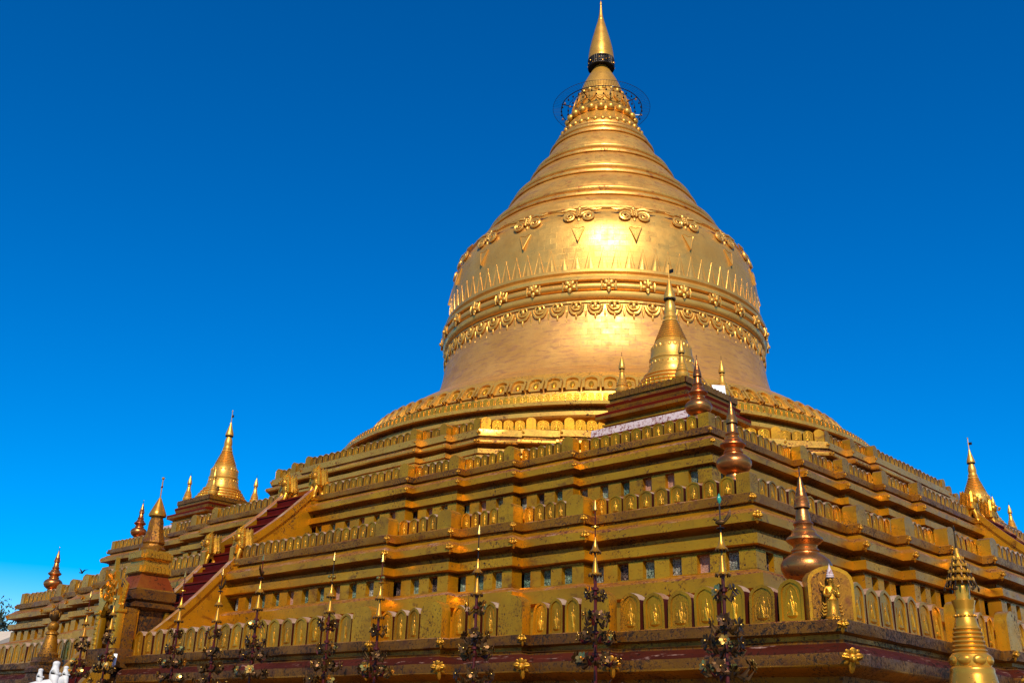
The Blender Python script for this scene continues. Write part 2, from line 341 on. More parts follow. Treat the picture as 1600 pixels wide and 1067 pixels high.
class Terrace:
    def __init__(s, h, z, red, off, prof, win=None, cb=1.4, mh=.5, md=.2, nm=(), pitch=.46, pw=.58, cw=.38, cunit='block_post', chh=.55, orn=()):
        s.h, s.z, s.red, s.off = h, z, red, off
        # plan, counter-clockwise
        face = [(-h, -h)]
        d = 0
        for x in red: face += [(-x, -h-d), (-x, -h-d-off)]; d += off
        for x in red[::-1]: face += [(x, -h-d), (x, -h-d+off)]; d -= off
        plan = []
        for k in range(4):
            c, sn = round(math.cos(k*math.pi/2)), round(math.sin(k*math.pi/2))
            plan += [(c*x-sn*y, sn*x+c*y) for x, y in face]
        s.mb = MB(); s.mb.sweep(plan, prof, G_WALL)
        # sections in one half face: (u_inner, u_outer, n)
        s.secs = []; e = [h]+list(red)+[cb]; d = 0
        for i in range(len(red)+1): s.secs.append((e[i+1], e[i], h+d)); d += off
        if win:
            z0, z1, dw, dback, ww, counts = win
            for k in (0, 1):
                for sg in (-1, 1):
                    for i, (u0, u1, n) in enumerate(s.secs):
                        u1e = u1+dw; u0e = (u0+dw) if i < len(s.secs)-1 else u0
                        p = (u1e-u0e)/counts[i]; cs = [u1e-p*(.78+j) for j in range(counts[i])]
                        edges = [u1e]
                        for c in cs: edges += [c+ww/2, c-ww/2]
                        edges.append(max(u0e, u0e))
                        for q in range(0, len(edges), 2):
                            a, b = edges[q+1], edges[q]
                            if b-a < .015: continue
                            a, b = (a, b) if sg > 0 else (-b, -a)
                            tt = rnd.uniform(-.004, .004)
                            s.mb.box(a, b, -n-dw-tt, -n-dback+.02, z0, z1, G_WALL, RZ(k*math.pi/2))
                        for c in cs:
                            ITEMS['window'].append((rnd.choice([0, 0, 1, 1, 3, 3, 2, 4]), FX(k, sg*c, n+dw-.17, z0) , s, (ww, z1-z0)))
        # parapet
        for k in (0, 1):
            if cunit == 'corner_post': ITEMS['merlon'].append(('corner_post', FX(k, h-.02, h-.02, z) @ RZ(math.pi/4) @ T(0, .24, 0) @ SCL(cw*1.32, .34, chh), s, chh)) if k == 0 else None
            else: ITEMS['merlon'].append((cunit, FX(k, h-cw/2, h-cw/2, z) @ SCL(cw, cw, chh), s, chh)) if k == 0 else None
            if k == 0: ITEMS['merlon'].append((cunit, FX(k, -h+cw/2, h-cw/2, z) @ SCL(cw, cw, chh), s, chh))
            for sg in (-1, 1):
                for i, (u0, u1, n) in enumerate(s.secs):
                    p = (cw*.9 if cunit == 'corner_post' else cw) if i == 0 else pw
                    if i > 0:
                        ITEMS['merlon'].append(('post', FX(k, sg*(u1-p/2), n, z) @ SCL(p, off+.02, mh*1.16), s, mh*1.16))
                    a, b = u0+.02, u1-p-.04
                    m = nm[i] if nm else round((b-a)/pitch); pp = (b-a)/m
                    for j in range(m):
                        hh = mh*rnd.uniform(.95, 1.04)
                        ITEMS['merlon'].append((rnd.choice(('merlon', 'merlon_b', 'merlon_c')), FX(k, sg*(b-pp*(j+.5)), n-.03, z) @ RX(rnd.uniform(-.04, .03)) @ RY(rnd.uniform(-.02, .02)) @ RZ(rnd.uniform(-.05, .05)) @ SCL(pp*rnd.uniform(.83, .90), md, hh), s, mh))
        # ornaments at each outer corner
        for (dz, dd, sc) in orn:
            for k in (0, 1):
                for sg in (-1, 1):
                    for i, (u0, u1, n) in enumerate(s.secs):
                        ang = sg*math.pi/4
                        if i == 0 and sg < 0 and k == 1: continue
                        M_ = FX(k, sg*(u1+dd*.9), n+dd*.9, z+dz) @ RZ(ang*(1.0 if i == 0 else .55)) @ SCL(sc, sc, sc)
                        ITEMS['ornament'].append(('ornament', M_, s, sc))
    def finish(s, name, label):
        s.ob = s.mb.build(name, PAG, smooth=30); s.ob['label'] = label

Z1, Z2, Z3, Z4 = 4.45, 7.85, 10.63, 12.98
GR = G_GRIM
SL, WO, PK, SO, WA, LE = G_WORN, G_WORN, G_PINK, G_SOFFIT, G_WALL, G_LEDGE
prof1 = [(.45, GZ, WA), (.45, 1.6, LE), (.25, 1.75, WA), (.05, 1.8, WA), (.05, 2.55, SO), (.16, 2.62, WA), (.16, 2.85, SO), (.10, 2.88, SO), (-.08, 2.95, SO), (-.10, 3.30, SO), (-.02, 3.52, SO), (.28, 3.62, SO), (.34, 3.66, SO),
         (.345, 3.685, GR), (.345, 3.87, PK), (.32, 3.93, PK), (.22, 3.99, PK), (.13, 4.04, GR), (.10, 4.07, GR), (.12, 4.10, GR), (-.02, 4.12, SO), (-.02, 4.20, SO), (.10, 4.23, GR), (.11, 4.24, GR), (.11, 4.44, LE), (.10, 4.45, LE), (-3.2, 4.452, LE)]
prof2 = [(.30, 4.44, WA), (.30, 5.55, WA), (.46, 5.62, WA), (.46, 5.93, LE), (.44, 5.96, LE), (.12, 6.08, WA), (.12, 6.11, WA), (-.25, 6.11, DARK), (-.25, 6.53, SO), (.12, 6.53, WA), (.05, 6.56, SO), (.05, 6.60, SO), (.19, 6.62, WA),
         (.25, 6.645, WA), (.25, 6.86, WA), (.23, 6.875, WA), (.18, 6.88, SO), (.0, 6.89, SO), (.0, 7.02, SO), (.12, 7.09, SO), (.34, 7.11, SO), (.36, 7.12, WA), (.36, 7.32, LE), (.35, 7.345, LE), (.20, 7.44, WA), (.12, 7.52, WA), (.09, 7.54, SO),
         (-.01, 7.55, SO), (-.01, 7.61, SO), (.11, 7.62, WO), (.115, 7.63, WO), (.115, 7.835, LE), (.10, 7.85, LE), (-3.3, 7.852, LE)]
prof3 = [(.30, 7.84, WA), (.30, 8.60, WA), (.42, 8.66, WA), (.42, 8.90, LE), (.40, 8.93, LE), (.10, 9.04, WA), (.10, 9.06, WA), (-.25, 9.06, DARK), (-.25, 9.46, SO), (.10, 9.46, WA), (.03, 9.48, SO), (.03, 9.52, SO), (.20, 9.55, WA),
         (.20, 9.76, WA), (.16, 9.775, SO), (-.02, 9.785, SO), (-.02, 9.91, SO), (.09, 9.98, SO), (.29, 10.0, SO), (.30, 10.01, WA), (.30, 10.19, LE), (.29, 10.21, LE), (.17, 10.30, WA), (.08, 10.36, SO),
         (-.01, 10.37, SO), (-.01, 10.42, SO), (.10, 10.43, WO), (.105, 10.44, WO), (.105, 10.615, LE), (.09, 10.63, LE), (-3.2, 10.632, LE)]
T1 = Terrace(24.0, Z1, (19.2, 17.05, 14.8, 12.6), .25, prof1, None, .95, mh=.74, md=.24, nm=(7, 3, 3, 3, 18), pw=.72, cw=.62, cunit='corner_post', chh=.96, orn=((-.1, .14, .22), (-.66, .37, .37)))
T2 = Terrace(20.31, Z2, (15.6, 13.45, 11.4, 9.1), .37, prof2, (6.11, 6.53, .12, -.25, .35, (6, 3, 3, 3, 10)), 1.4, mh=.50, md=.20, nm=(9, 4, 4, 4, 17), pw=.58, cw=.37, orn=((-.13, .14, .20), (-.62, .38, .26)))
T3 = Terrace(17.52, Z3, (12.84, 10.65, 8.42, 6.24), .30, prof3, (9.06, 9.46, .10, -.25, .31, (6, 3, 3, 3, 6)), 1.4, mh=.44, md=.17, nm=(11, 5, 5, 5, 11), pw=.46, cw=.35, chh=.47, orn=((-.12, .13, .13), (-.52, .32, .16)))
T1.finish('terrace', 'lowest and widest square terrace with the tallest gilded parapet')
T2.finish('terrace', 'middle square terrace with a row of glazed plaques under its cornice')
T3.finish('terrace', 'upper square terrace carrying the corner stupas')

# octagonal terrace
A4, C4 = 15.62, 6.55
mb4 = MB(); plan = []
side_red = (5.0, 3.6); ch_red = (4.75, 3.35); L2 = (A4-C4)*math.sqrt(2)/2
SEG4 = []
def face_pts(half, apo, red, off):
    p = [(-half, -apo)]; d = 0
    for x in red: p += [(-x, -apo-d), (-x, -apo-d-off)]; d += off
    for x in red[::-1]: p += [(x, -apo-d), (x, -apo-d+off)]; d -= off
    return p + [(half, -apo)]
APC = (A4+C4)/math.sqrt(2)
for k in range(8):
    fp = face_pts(C4, A4, side_red, .26) if k % 2 == 0 else face_pts(L2, APC, ch_red, .16)
    a = k*math.pi/4; c, sn = math.cos(a), math.sin(a)
    plan += [(c*x-sn*y, sn*x+c*y) for x, y in fp[:-1]]
prof4 = [(.05, 10.62, G_OCT), (.05, 11.75, G_OCT), (.12, 11.80, G_OCT), (.25, 11.86, G_OCT), (.25, 11.95, LE), (.12, 12.0, SO), (.10, 12.03, G_OCT), (.17, 12.05, G_OCT), (.17, 12.22, G_OCT), (.0, 12.25, SO), (-.02, 12.32, SO), (.06, 12.37, SO), (.27, 12.39, G_OCT), (.30, 12.44, G_OCT),
         (.30, 12.52, LE), (.26, 12.56, LE), (.10, 12.63, SO), (.06, 12.65, SO), (.06, 12.70, SO), (.13, 12.72, G_OCT), (.13, 12.965, LE), (.11, 12.98, LE), (-3.4, 12.982, LE)]
mb4.sweep(plan, prof4, G_WALL)
class _P: pass
T4 = _P(); T4.ob = mb4.build('octagonal_terrace', PAG, smooth=30)
for k in (7, 0, 1, 2, 3):
    half, apo, red, off = (C4, A4, side_red, .26) if k % 2 == 0 else (L2, APC, ch_red, .16)
    A = RZ(k*math.pi/4)
    e = [half]+list(red); d = 0
    for i in range(3):
        for sg in (-1, 1):
            u1 = e[i]; u0 = e[i+1] if i < 2 else 0; n = apo+d
            ITEMS['merlon'].append(('post', A @ T(sg*(u1-.2), -n, Z4) @ SCL(.36, off+.08, .50), T4, .4))
            a, b = u0+(.0 if i < 2 else .0), u1-.40
            m = max(1, round((b-a)/.42)); pp = (b-a)/m
            for j in range(m): ITEMS['merlon'].append(('merlon', A @ T(sg*(b-pp*(j+.5)), -n+.03, Z4) @ SCL(pp*.86, .18, .42*rnd.uniform(.95, 1.05)), T4, .38))
            for dz, dd, sc in ((-.13, .15, .13), (-.50, .30, .15)):
                ITEMS['ornament'].append(('ornament', A @ T(sg*(u1+dd*.6), -n-dd*.9, Z4+dz) @ RZ(sg*.4) @ SCL(sc, sc, sc), T4, sc))
        d += off

def place_items(kind, name, cap, mesh_of, label=None):
    it = ITEMS[kind]
    def score(t):
        p = t[1].translation; q = p-CAM; dep = q.dot(fw)
        x = q.dot(rt2)/dep; y = q.dot(up2)/dep
        inside = abs(x) < .53 and abs(y) < .36
        sz = (t[3] if not isinstance(t[3], tuple) else t[3][1])/dep
        nrm = (t[1].to_3x3() @ Vector((0, -1, 0))).normalized(); f = max(.05, nrm.dot(-q.normalized()))
        return -(sz*f**.5 if inside else 0)
    it = sorted(it, key=score); cache = {}
    rest = MB()
    for i, t in enumerate(it):
        if i < cap:
            key, mb, mx = mesh_of(t)
            if key not in cache: cache[key] = mb().mesh(name)
            o = bpy.data.objects.new(name if 'post' not in str(key) else 'parapet_post', cache[key]); COL.objects.link(o); o.parent = t[2].ob; o.matrix_local = mx
        else:
            key, mb, mx = mesh_of(t); rest.merge(mb(), mx)
    if len(it) > cap:
        o = rest.build(name, PAG); o['kind'] = 'stuff'; o['label'] = label
place_items('merlon', 'merlon', 100, lambda t: (t[0], lambda: UNIT[t[0]], t[1]), 'smaller gilded merlons crowning the upper parapets')
place_items('ornament', 'ornament', 100, lambda t: (t[0], lambda: UNIT[t[0]], t[1]), 'small gilt flower ornaments on the farther cornice corners')
def win_mb(i, w_, h_):
    m = MB(); m.box(-w_/2, w_/2, 0, .05, 0, h_, PLQ[i])
    fw_ = .03; q = random.Random(i*7+int(w_*100))
    m.box(-w_/2, w_/2, -.025, 0, 0, fw_, PLQ[i]); m.box(-w_/2, w_/2, -.025, 0, h_-fw_*.8, h_, PLQ[i]); m.box(-w_/2, -w_/2+fw_, -.025, 0, fw_, h_-fw_*.8, PLQ[i]); m.box(w_/2-fw_, w_/2, -.025, 0, fw_, h_-fw_*.8, PLQ[i])
    if i != 2:
        for k in range(3):
            x = (-.28+.28*k)*w_+q.uniform(-.02, .02); z = q.uniform(.22, .36)*h_
            m.sphere((x, 0, z), .04, PLQ[i], 7, 5, (.9, .6, 1.7)); m.sphere((x+.008, -.005, z+.088), .024, PLQ[i], 7, 5, (1, .7, 1.1)); m.sphere((x+q.uniform(-.03, .03), 0, z-.06), .04, PLQ[i], 6, 4, (1.3, .5, .6))
        m.box(-w_/2+fw_, w_/2-fw_, -.014, 0, .115, .13, PLQ[i])
    return m
place_items('window', 'window', 100, lambda t: ((t[0], t[3][0]), lambda: win_mb(t[0], *t[3]), t[1] @ T(0, .0, .003)), 'farther glazed plaques set between the wall piers')

# ------------------------------------------------------------------ staircases
def staircase(k, name, label):
    A = RZ(k*math.pi/2)
    root = MB(); W = .80
    flights = [(24.5, 4.45, 21.6, 7.85, 9), (21.55, 7.85, 18.75, 10.63, 7)]
    for (n0, z0, n1, z1, ns) in flights:
        for i in range(ns):
            a = n0+(n1-n0)*i/ns; zt = z0+(z1-z0)*(i+1)/ns
            root.box(-W, W, -a, -n1+.4, zt-(z1-z0)/ns-.01*(i > 0), zt, STEPRED, A); root.box(-W+.003, W-.003, -a-.035, -a-.001, zt-.055, zt+.004, REDPAINT, A)
    ob = root.build(name, PAG, smooth=0); ob['label'] = label
    for (n0, z0, n1, z1, ns) in flights:
        for sg in (-1, 1):
            b = MB(); P = []
            m = 12
            for i in range(m+1):
                t = i/m; nn = n0+.35+(n1-n0-.35)*t; zz = z0+(z1-z0)/ns+.06+(z1-z0)*t*.97-.16*math.sin(math.pi*t)
                P.append((nn, zz))
            x0, x1 = (W, W+.26) if sg > 0 else (-W-.26, -W)
            n = len(P); vs = []; fs = []; ms = []
            for xx in (x0, x1):
                vs += [(xx, -a, zz) for a, zz in P]; vs += [(xx, -a, max(z0-.02, zz-.55)) for a, zz in P]; vs += [(xx, -a, z0-.03) for a, zz in P]
            for i in range(n-1):
                fs.append((i, i+1, 3*n+i+1, 3*n+i)); ms.append(RAILTOP)
                for off, fl in ((0, 0), (3*n, 1)):
                    q = (off+i, off+n+i, off+n+i+1, off+i+1); fs.append(q if fl == 0 else q[::-1]); ms.append(G_WALL)
                    q = (off+n+i, off+2*n+i, off+2*n+i+1, off+n+i+1); fs.append(q); ms.append(G_WALL)
            fs.append((0, n, 2*n, 5*n, 4*n, 3*n)); ms.append(G_WALL)
            b.add(vs, fs, ms, A)
            # raised coping along the slope, projecting a little
            xo = x1 if sg > 0 else x0
            for i in range(n-1):
                (a0, q0), (a1, q1) = P[i], P[i+1]
                xa, xb = (x1-.02, x1+.07) if sg > 0 else (x0-.07, x0+.02)
                b.add([(xa, -a0, q0-.26), (xb, -a0, q0-.26), (xb, -a0, q0+.03), (xa, -a0, q0+.03), (xa, -a1, q1-.26), (xb, -a1, q1-.26), (xb, -a1, q1+.03), (xa, -a1, q1+.03)],
                      [(0, 1, 2, 3), (7, 6, 5, 4), (0, 4, 5, 1), (1, 5, 6, 2), (2, 6, 7, 3), (3, 7, 4, 0)], [G_WALL, G_WALL, G_WALL, G_WALL, RAILTOP, G_WALL], A)
            # volute at the foot
            if False: b.tube([(.5*(x0+x1), -(n0+.42+.16*math.cos(t)*(1-t/9)), z0+.32+.16*math.sin(t)*(1-t/9)) for t in [i*.5 for i in range(14)]], .07, G_RELIEF, 6, A)
            b.build('balustrade', ob, smooth=30)
staircase(0, 'staircase', 'dark red steps climbing the middle of the broad lit side')
staircase(1, 'staircase', 'steps with curved gilded balustrades at the far right edge')

# ------------------------------------------------------------------ circular body
def lathe_part(name, prof, mat, n=160, parent=PAG, smooth=32, label=None):
    m = MB(); m.lathe(prof, n, mat); o = m.build(name, parent, smooth=smooth)
    if label: o['label'] = label
    return o
base_prof = [(13.3, 12.97, G_WALL), (13.3, 14.20, G_WALL), (13.55, 14.32, G_BASE), (13.62, 14.42, G_BASE), (13.62, 14.58, G_SOFFIT), (13.48, 14.62, G_SOFFIT), (13.5, 14.70, G_SOFFIT), (13.72, 14.78, G_BASE), (13.86, 14.80, G_BASE), (13.88, 14.93, G_BASE), (13.80, 14.97, G_BASE),
             (13.55, 14.99, G_BASE), (13.45, 15.38, G_BASE), (12.75, 15.42, G_BASE), (12.55, 15.50, G_BASE), (12.45, 15.62, G_BASE), (12.55, 15.70, G_BASE), (12.50, 15.92, G_BASE), (12.28, 16.20, G_BASE), (11.98, 16.52, G_BASE), (11.76, 16.74, G_BASE), (11.66, 16.78, G_BASE), (11.35, 17.02, G_DRUM), (10.9, 17.36, G_DRUM), (10.4, 17.66, G_DRUM), (9.95, 17.86, G_DRUM), (9.6, 17.96, G_DRUM), (9.46, 17.98, G_DRUM), (9.40, 18.08, G_DRUM)]
BASE = lathe_part('base_molding', base_prof, G_DRUM, 200)
# ring of small merlons and lotus arches on the base molding (surface pattern)
m = MB(); tp = MB(); a = arch(.25, .36)
tp.extr(a, -.07, .04, G_RELIEF, side=G_BASE); tp.extr([(x*.6, z*.8+.02) for x, z in a], -.085, -.06, G_RELIEF)
for i in range(288): m.merge(tp, RZ(2*math.pi*i/288) @ T(0, -13.52, 14.985) @ RX(-.05))
o = m.build('merlon_band', BASE, smooth=30); o['kind'] = 'stuff'
m = MB(); tp = MB()
oa = arch(.68, .74); ia = [(x*.72, z*.80+.02) for x, z in oa]; n = len(oa)
tp.add([(x, 0, z) for x, z in oa]+[(x*.97, -.10, z*.98) for x, z in oa]+[(x, -.10, z) for x, z in ia]+[(x*.9, -.02, z) for x, z in ia],
       [q for i in range(n-1) for q in ((i+1, i, n+i, n+i+1)[::-1], (n+i, n+i+1, 2*n+i+1, 2*n+i)[::1], (2*n+i, 2*n+i+1, 3*n+i+1, 3*n+i))]+[tuple(3*n+i for i in range(n))], G_BASE)
tp.sphere((0, -.02, .30), .11, G_RELIEF, 8, 5, (1, .6, 1.6))
for i in range(100): m.merge(tp, RZ(2*math.pi*i/100) @ T(0, -12.58, 15.80) @ RX(-.60) @ SCL(1.08, 1.5, 1.18))
o = m.build('lotus_arch_band', BASE, smooth=30); o['kind'] = 'stuff'

bell_prof = [(9.40, 18.08, G_DRUM), (9.16, 18.45, G_DRUM), (8.94, 18.90, G_DRUM), (8.76, 19.45, G_DRUM), (8.65, 20.0, G_DRUM), (8.58, 20.6, G_DRUM), (8.52, 21.1, G_BELL), (8.48, 21.62, G_BELL), (8.62, 21.66, G_BELL), (8.70, 21.74, G_BELL), (8.74, 21.86, G_BELL), (8.74, 21.98, G_BELL),
             (8.62, 22.02, G_BELL), (8.56, 22.06, G_BELL)]
tc, tr = 8.60, .20
bell_prof += [(tc+tr*math.cos(t), 22.27+tr*math.sin(t), G_BELL) for t in [(-90+i*22.5)*math.pi/180 for i in range(9)]]
bell_prof += [(8.56, 22.50, G_BELL), (8.66, 22.54, G_BELL), (8.80, 22.58, G_BELL), (8.82, 22.72, G_BELL), (8.72, 22.78, G_BELL), (8.60, 22.84, G_BELL), (8.56, 22.95, G_BELL), (8.60, 23.0, G_BELL), (8.66, 23.06, G_BELL), (8.66, 23.20, G_BELL), (8.55, 23.26, G_BELL), (8.46, 23.30, G_BELL),
              (8.47, 23.7, G_BELL), (8.49, 24.2, G_BELL), (8.47, 24.7, G_BELL), (8.42, 25.2, G_BELL), (8.34, 25.7, G_BELL), (8.20, 26.15, G_BELL), (8.02, 26.5, G_BELL), (7.80, 26.82, G_BELL)]
BELL = lathe_part('bell', bell_prof, G_BELL, 200, label='smooth glinting gilded bell with a moulded waist')

def curve_frame(R, th, z): return RZ(th) @ T(0, -R, z)
# spikes along the bell rim (surface pattern)
m = MB()
for i in range(84):
    th = 2*math.pi*i/84; w_ = .50
    m.tube([(-w_/2, -.012, 0), (-w_*.30, -.022, .45), (0, -.03, 1.12), (w_*.30, -.022, .45), (w_/2, -.012, 0)], [.021, .018, .013, .018, .021], G_BELL, 5, curve_frame(8.455, th, 23.28))
    m.add([(-w_*.30, -.012, 0), (0, -.032, 0), (w_*.30, -.012, 0), (0, -.025, .70)], [(0, 1, 3), (1, 2, 3)], G_BELL, curve_frame(8.455, th, 23.28))
o = m.build('spike_band', BELL, smooth=0); o['kind'] = 'stuff'
# garland frieze under the waist (surface pattern)
m = MB(); tp = MB()
for s in (-1, 1):
    tp.tube([(s*.36, -.05, -.06), (s*.30, -.08, -.22), (s*.20, -.09, -.33), (s*.08, -.09, -.37), (0, -.09, -.36)], [.05, .06, .06, .06, .05], G_BREL, 6)
    tp.tube([(s*.26, -.05, -.04), (s*.20, -.07, -.17), (s*.1, -.08, -.22), (0, -.08, -.23)], .045, G_BREL, 6)
    tp.tube([(s*(.12+.10*math.cos(t)), -.07, -.02+.09*math.sin(t)-.03) for t in [i*.8 for i in range(8)]], .035, G_BREL, 5)
tp.sphere((0, -.08, -.46), .07, G_BREL, 8, 5, (.8, .6, 1.9)); tp.sphere((0, -.09, -.08), .10, G_BREL, 8, 5, (1, .6, 1.1))
tp.sphere((.45, -.05, -.34), .065, G_BREL, 6, 5, (.8, .6, 2.6)); tp.sphere((.45, -.05, -.64), .05, G_BREL, 6, 5, (.8, .6, 1.8))
tp.box(-.455, .455, -.05, 0, .03, .10, G_BELL)
for i in range(60): m.merge(tp, curve_frame(8.50, 2*math.pi*i/60, 21.46) @ SCL(1, 1.05, 1.42))
o = m.build('garland_frieze', BELL, smooth=50); o['kind'] = 'stuff'
# flower bosses on the waist torus
def boss():
    m = MB()
    for a in range(0, 360, 72): m.sphere((.19, -.02, 0), .13, G_BREL, 8, 5, (1.15, .45, .85), RY(R_(a+18)))
    m.sphere((0, -.08, 0), .10, G_BREL, 8, 6); m.tube([(.0, -.02, -.34), (0, -.02, .34)], .05, G_BREL, 6)
    for s in (-1, 1): m.tube([(s*.34, .05, -.22), (s*.34, -.03, 0), (s*.34, .05, .22)], .05, G_BREL, 6)
    return m.mesh('boss', 50)
bm_ = boss()
for i in range(30):
    o = bpy.data.objects.new('flower_boss', bm_); COL.objects.link(o); o.parent = BELL; o.matrix_local = curve_frame(8.80, 2*math.pi*(i+.35)/30, 22.27) @ SCL(.98, .95, 1.0)
# scroll ornaments with pendant drop under the shoulder
def scroll():
    m = MB()
    for s in (-1, 1):
        sp = []
        for i in range(27):
            t = i*.5; r = .30*(1-t/15.5); sp.append((s*(.40+r*math.cos(math.pi-t)), -.09-.05*(i/27), -.20+r*math.sin(math.pi-t)))
        sp = [(s*.10, -.06, .26)]+[(s*.10, -.08, .02)]+sp
        m.tube(sp, [.06]*2+[.075-.0012*i for i in range(27)], G_BELL, 7)
        m.tube([(s*.15, -.05, .26), (s*.42, -.08, .30), (s*.75, -.08, .20), (s*.98, -.05, .28)], [.05, .08, .07, .03], G_BELL, 6)
        m.sphere((s*.62, -.06, .24), .12, G_BELL, 8, 5, (1.3, .6, .9))
    for z in (.18, .05, -.08): m.sphere((0, -.09, z), .07, G_BELL, 8, 5)
    m.sphere((0, -.05, -.32), .09, G_BELL, 8, 5, (.8, .5, 1.6))
    for dx, dz, r_ in ((.30, .36, .09), (-.30, .36, .09), (0, .40, .10)):
        m.sphere((dx, -.02, dz), r_, G_BELL, 8, 5, (.9, .55, 1.25))
    P = [(0, -1.66), (.10, -1.36), (.20, -1.08), (.29, -.84), (.22, -.78), (.12, -.82), (0, -.88)]
    P = P+[(-x, z) for x, z in P[-2:0:-1]]
    m.extr(P, -.06, .06, G_BELL)
    m.tube([(x*.95, -.065, -.05+z*.96) for x, z in P+[P[0]]], .022, G_BREL, 5)
    return m.mesh('scroll', 50)
sm_ = scroll()
# follow the bell's curved shoulder: tilt each piece with the surface
for i in range(19):
    o = bpy.data.objects.new('scroll_ornament', sm_); COL.objects.link(o); o.parent = BELL
    o.matrix_local = curve_frame(8.10, 2*math.pi*(i+.60)/19, 26.40) @ RX(-.26) @ SCL(1.12, 1.0, 1.05)

# ringed cone
cp = [(7.80, 26.82, G_CONE), (7.88, 26.93, G_CONE), (7.86, 27.02, G_CONE), (7.70, 27.10, G_CONE), (7.50, 27.16, G_CONE), (7.46, 27.24, G_CONE), (7.40, 27.52, G_CONE), (7.36, 27.62, G_CONE), (7.24, 27.70, G_CONE), (7.05, 27.76, G_CONE), (7.02, 27.84, G_CONE)]
tori = [(6.56, 28.89, .20), (5.24, 31.02, .19), (3.99, 33.05, .18), (2.84, 35.14, .15)]
prev = (7.02, 27.84)
for (R0, z0, rr) in tori:
    b0 = (R0+.16, z0-.62); 
    cp += [((prev[0]+b0[0])/2, (prev[1]+b0[1])/2, G_CONE), (b0[0], b0[1], G_CONE), (b0[0]+.10, b0[1]+.03, G_CONE), (b0[0]+.10, b0[1]+.14, G_CONE), (b0[0]-.02, b0[1]+.18, G_CONE), (R0-.06, z0-.32, G_CONE), (R0-.04, z0-.24, G_CONE)]
    for t in (-60, -35, -10, 15, 40, 65, 90): cp.append((R0-rr*.9+rr*math.cos(R_(t)), z0-.05+rr*math.sin(R_(t)), G_CONE))
    cp += [(R0-rr*1.15, z0+.17, G_CONE), (R0-.34, z0+.22, G_CONE), (R0-.36, z0+.34, G_CONE)]
    prev = (R0-.38, z0+.40)
cp += [(2.52, 35.45, G_CONE), (2.50, 35.6, G_TOP)]
CONE = lathe_part('ringed_cone', cp, G_CONE, 160, label='tapering cone ringed with rounded mouldings')
lp = [(2.50, 35.6), (2.46, 35.72), (2.50, 35.78), (2.42, 35.9), (2.22, 36.15), (2.08, 36.45), (1.95, 36.62), (1.86, 36.75), (1.84, 37.0), (1.90, 37.12), (1.86, 37.2), (1.78, 37.35), (1.74, 37.6), (1.66, 37.85), (1.54, 38.25), (1.42, 38.55), (1.40, 38.66), (1.44, 38.70), (1.42, 38.78), (1.36, 38.82)]
LOT = lathe_part('lotus_neck', lp, G_TOP, 72)
m = MB(); tp = MB(); pa = [(0, -.08), (.2, .1), (.26, .32), (.22, .62), (.1, .86), (0, .98)]; pa = pa+[(-x, z) for x, z in pa[-2:0:-1]]
tp.extr(pa, -.06, .04, G_TOP); tp.extr([(x*.65, .1+z*.75) for x, z in pa], -.09, -.05, G_TOP)
for i in range(20): m.merge(tp, curve_frame(1.76, 2*math.pi*i/20, 37.55) @ RX(-.28))
tp2 = MB(); tp2.sphere((0, 0, 0), .14, G_TOP, 8, 5, (1, .7, 1.1))
for i in range(36): m.merge(tp2, curve_frame(2.48, 2*math.pi*i/36, 35.72))
for i in range(20): m.merge(tp2, curve_frame(1.45, 2*math.pi*(i+.5)/20, 38.58) @ SCL(1, 1, 1))
o = m.build('petal_band', LOT, smooth=40); o['kind'] = 'stuff'
be = MB(); be.sphere((0, 0, 0), .235, G_TOP, 16, 10); bme = be.mesh('bead', 60)
for i in range(22):
    o = bpy.data.objects.new('bead', bme); COL.objects.link(o); o.parent = LOT; o.matrix_local = curve_frame(1.98, 2*math.pi*(i+.3)/22, 36.86)
BUD = lathe_part('bud', [(1.36, 38.82), (1.33, 38.9), (1.24, 39.2), (1.10, 39.6), (.92, 40.0), (.72, 40.4), (.52, 40.75), (.36, 41.1), (.22, 41.5)], G_TOP, 64)
HTI = lathe_part('umbrella', [(.80, 41.50), (.81, 41.56), (.79, 41.62), (.77, 41.9), (.70, 42.4), (.60, 42.9), (.48, 43.4), (.36, 43.9), (.26, 44.3), (.19, 44.55)], G_TOP, 48, label='conical gilded umbrella crowning the spire')
m = MB(); m.lathe([(.19, 44.55), (.20, 44.60), (.15, 44.75), (.115, 45.0), (.085, 45.3), (.06, 45.6), (.045, 45.8), (.07, 45.86), (.05, 45.95), (.02, 46.1)], 20, G_TOP); m.build('finial', HTI)
m = MB()
for z, r in ((41.48, .80), (41.28, .80), (41.18, .81), (41.06, .81), (40.93, .80)): m.lathe([(r-.05, z-.025), (r+.01, z-.025), (r+.01, z+.025), (r-.05, z+.025)], 40, IRON)
for i in range(40): m.merge((lambda q: (q.tube([(0, 0, 40.93), (0, 0, 41.5)], .035, IRON, 5), q)[1])(MB()), RZ(2*math.pi*i/40) @ T(0, -.79, 0))
m.lathe([(.74, 40.92), (.74, 41.5)], 40, IRON)
m.build('skirt', HTI)
m = MB()
for i in range(24): m.sphere((0, 0, 0), .035, BRASS, 6, 4, (1, 1, 1.4), RZ(2*math.pi*i/24) @ T(0, -.82, 41.0+.35*((i*7) % 3)/3))
m.build('small_bells', HTI)
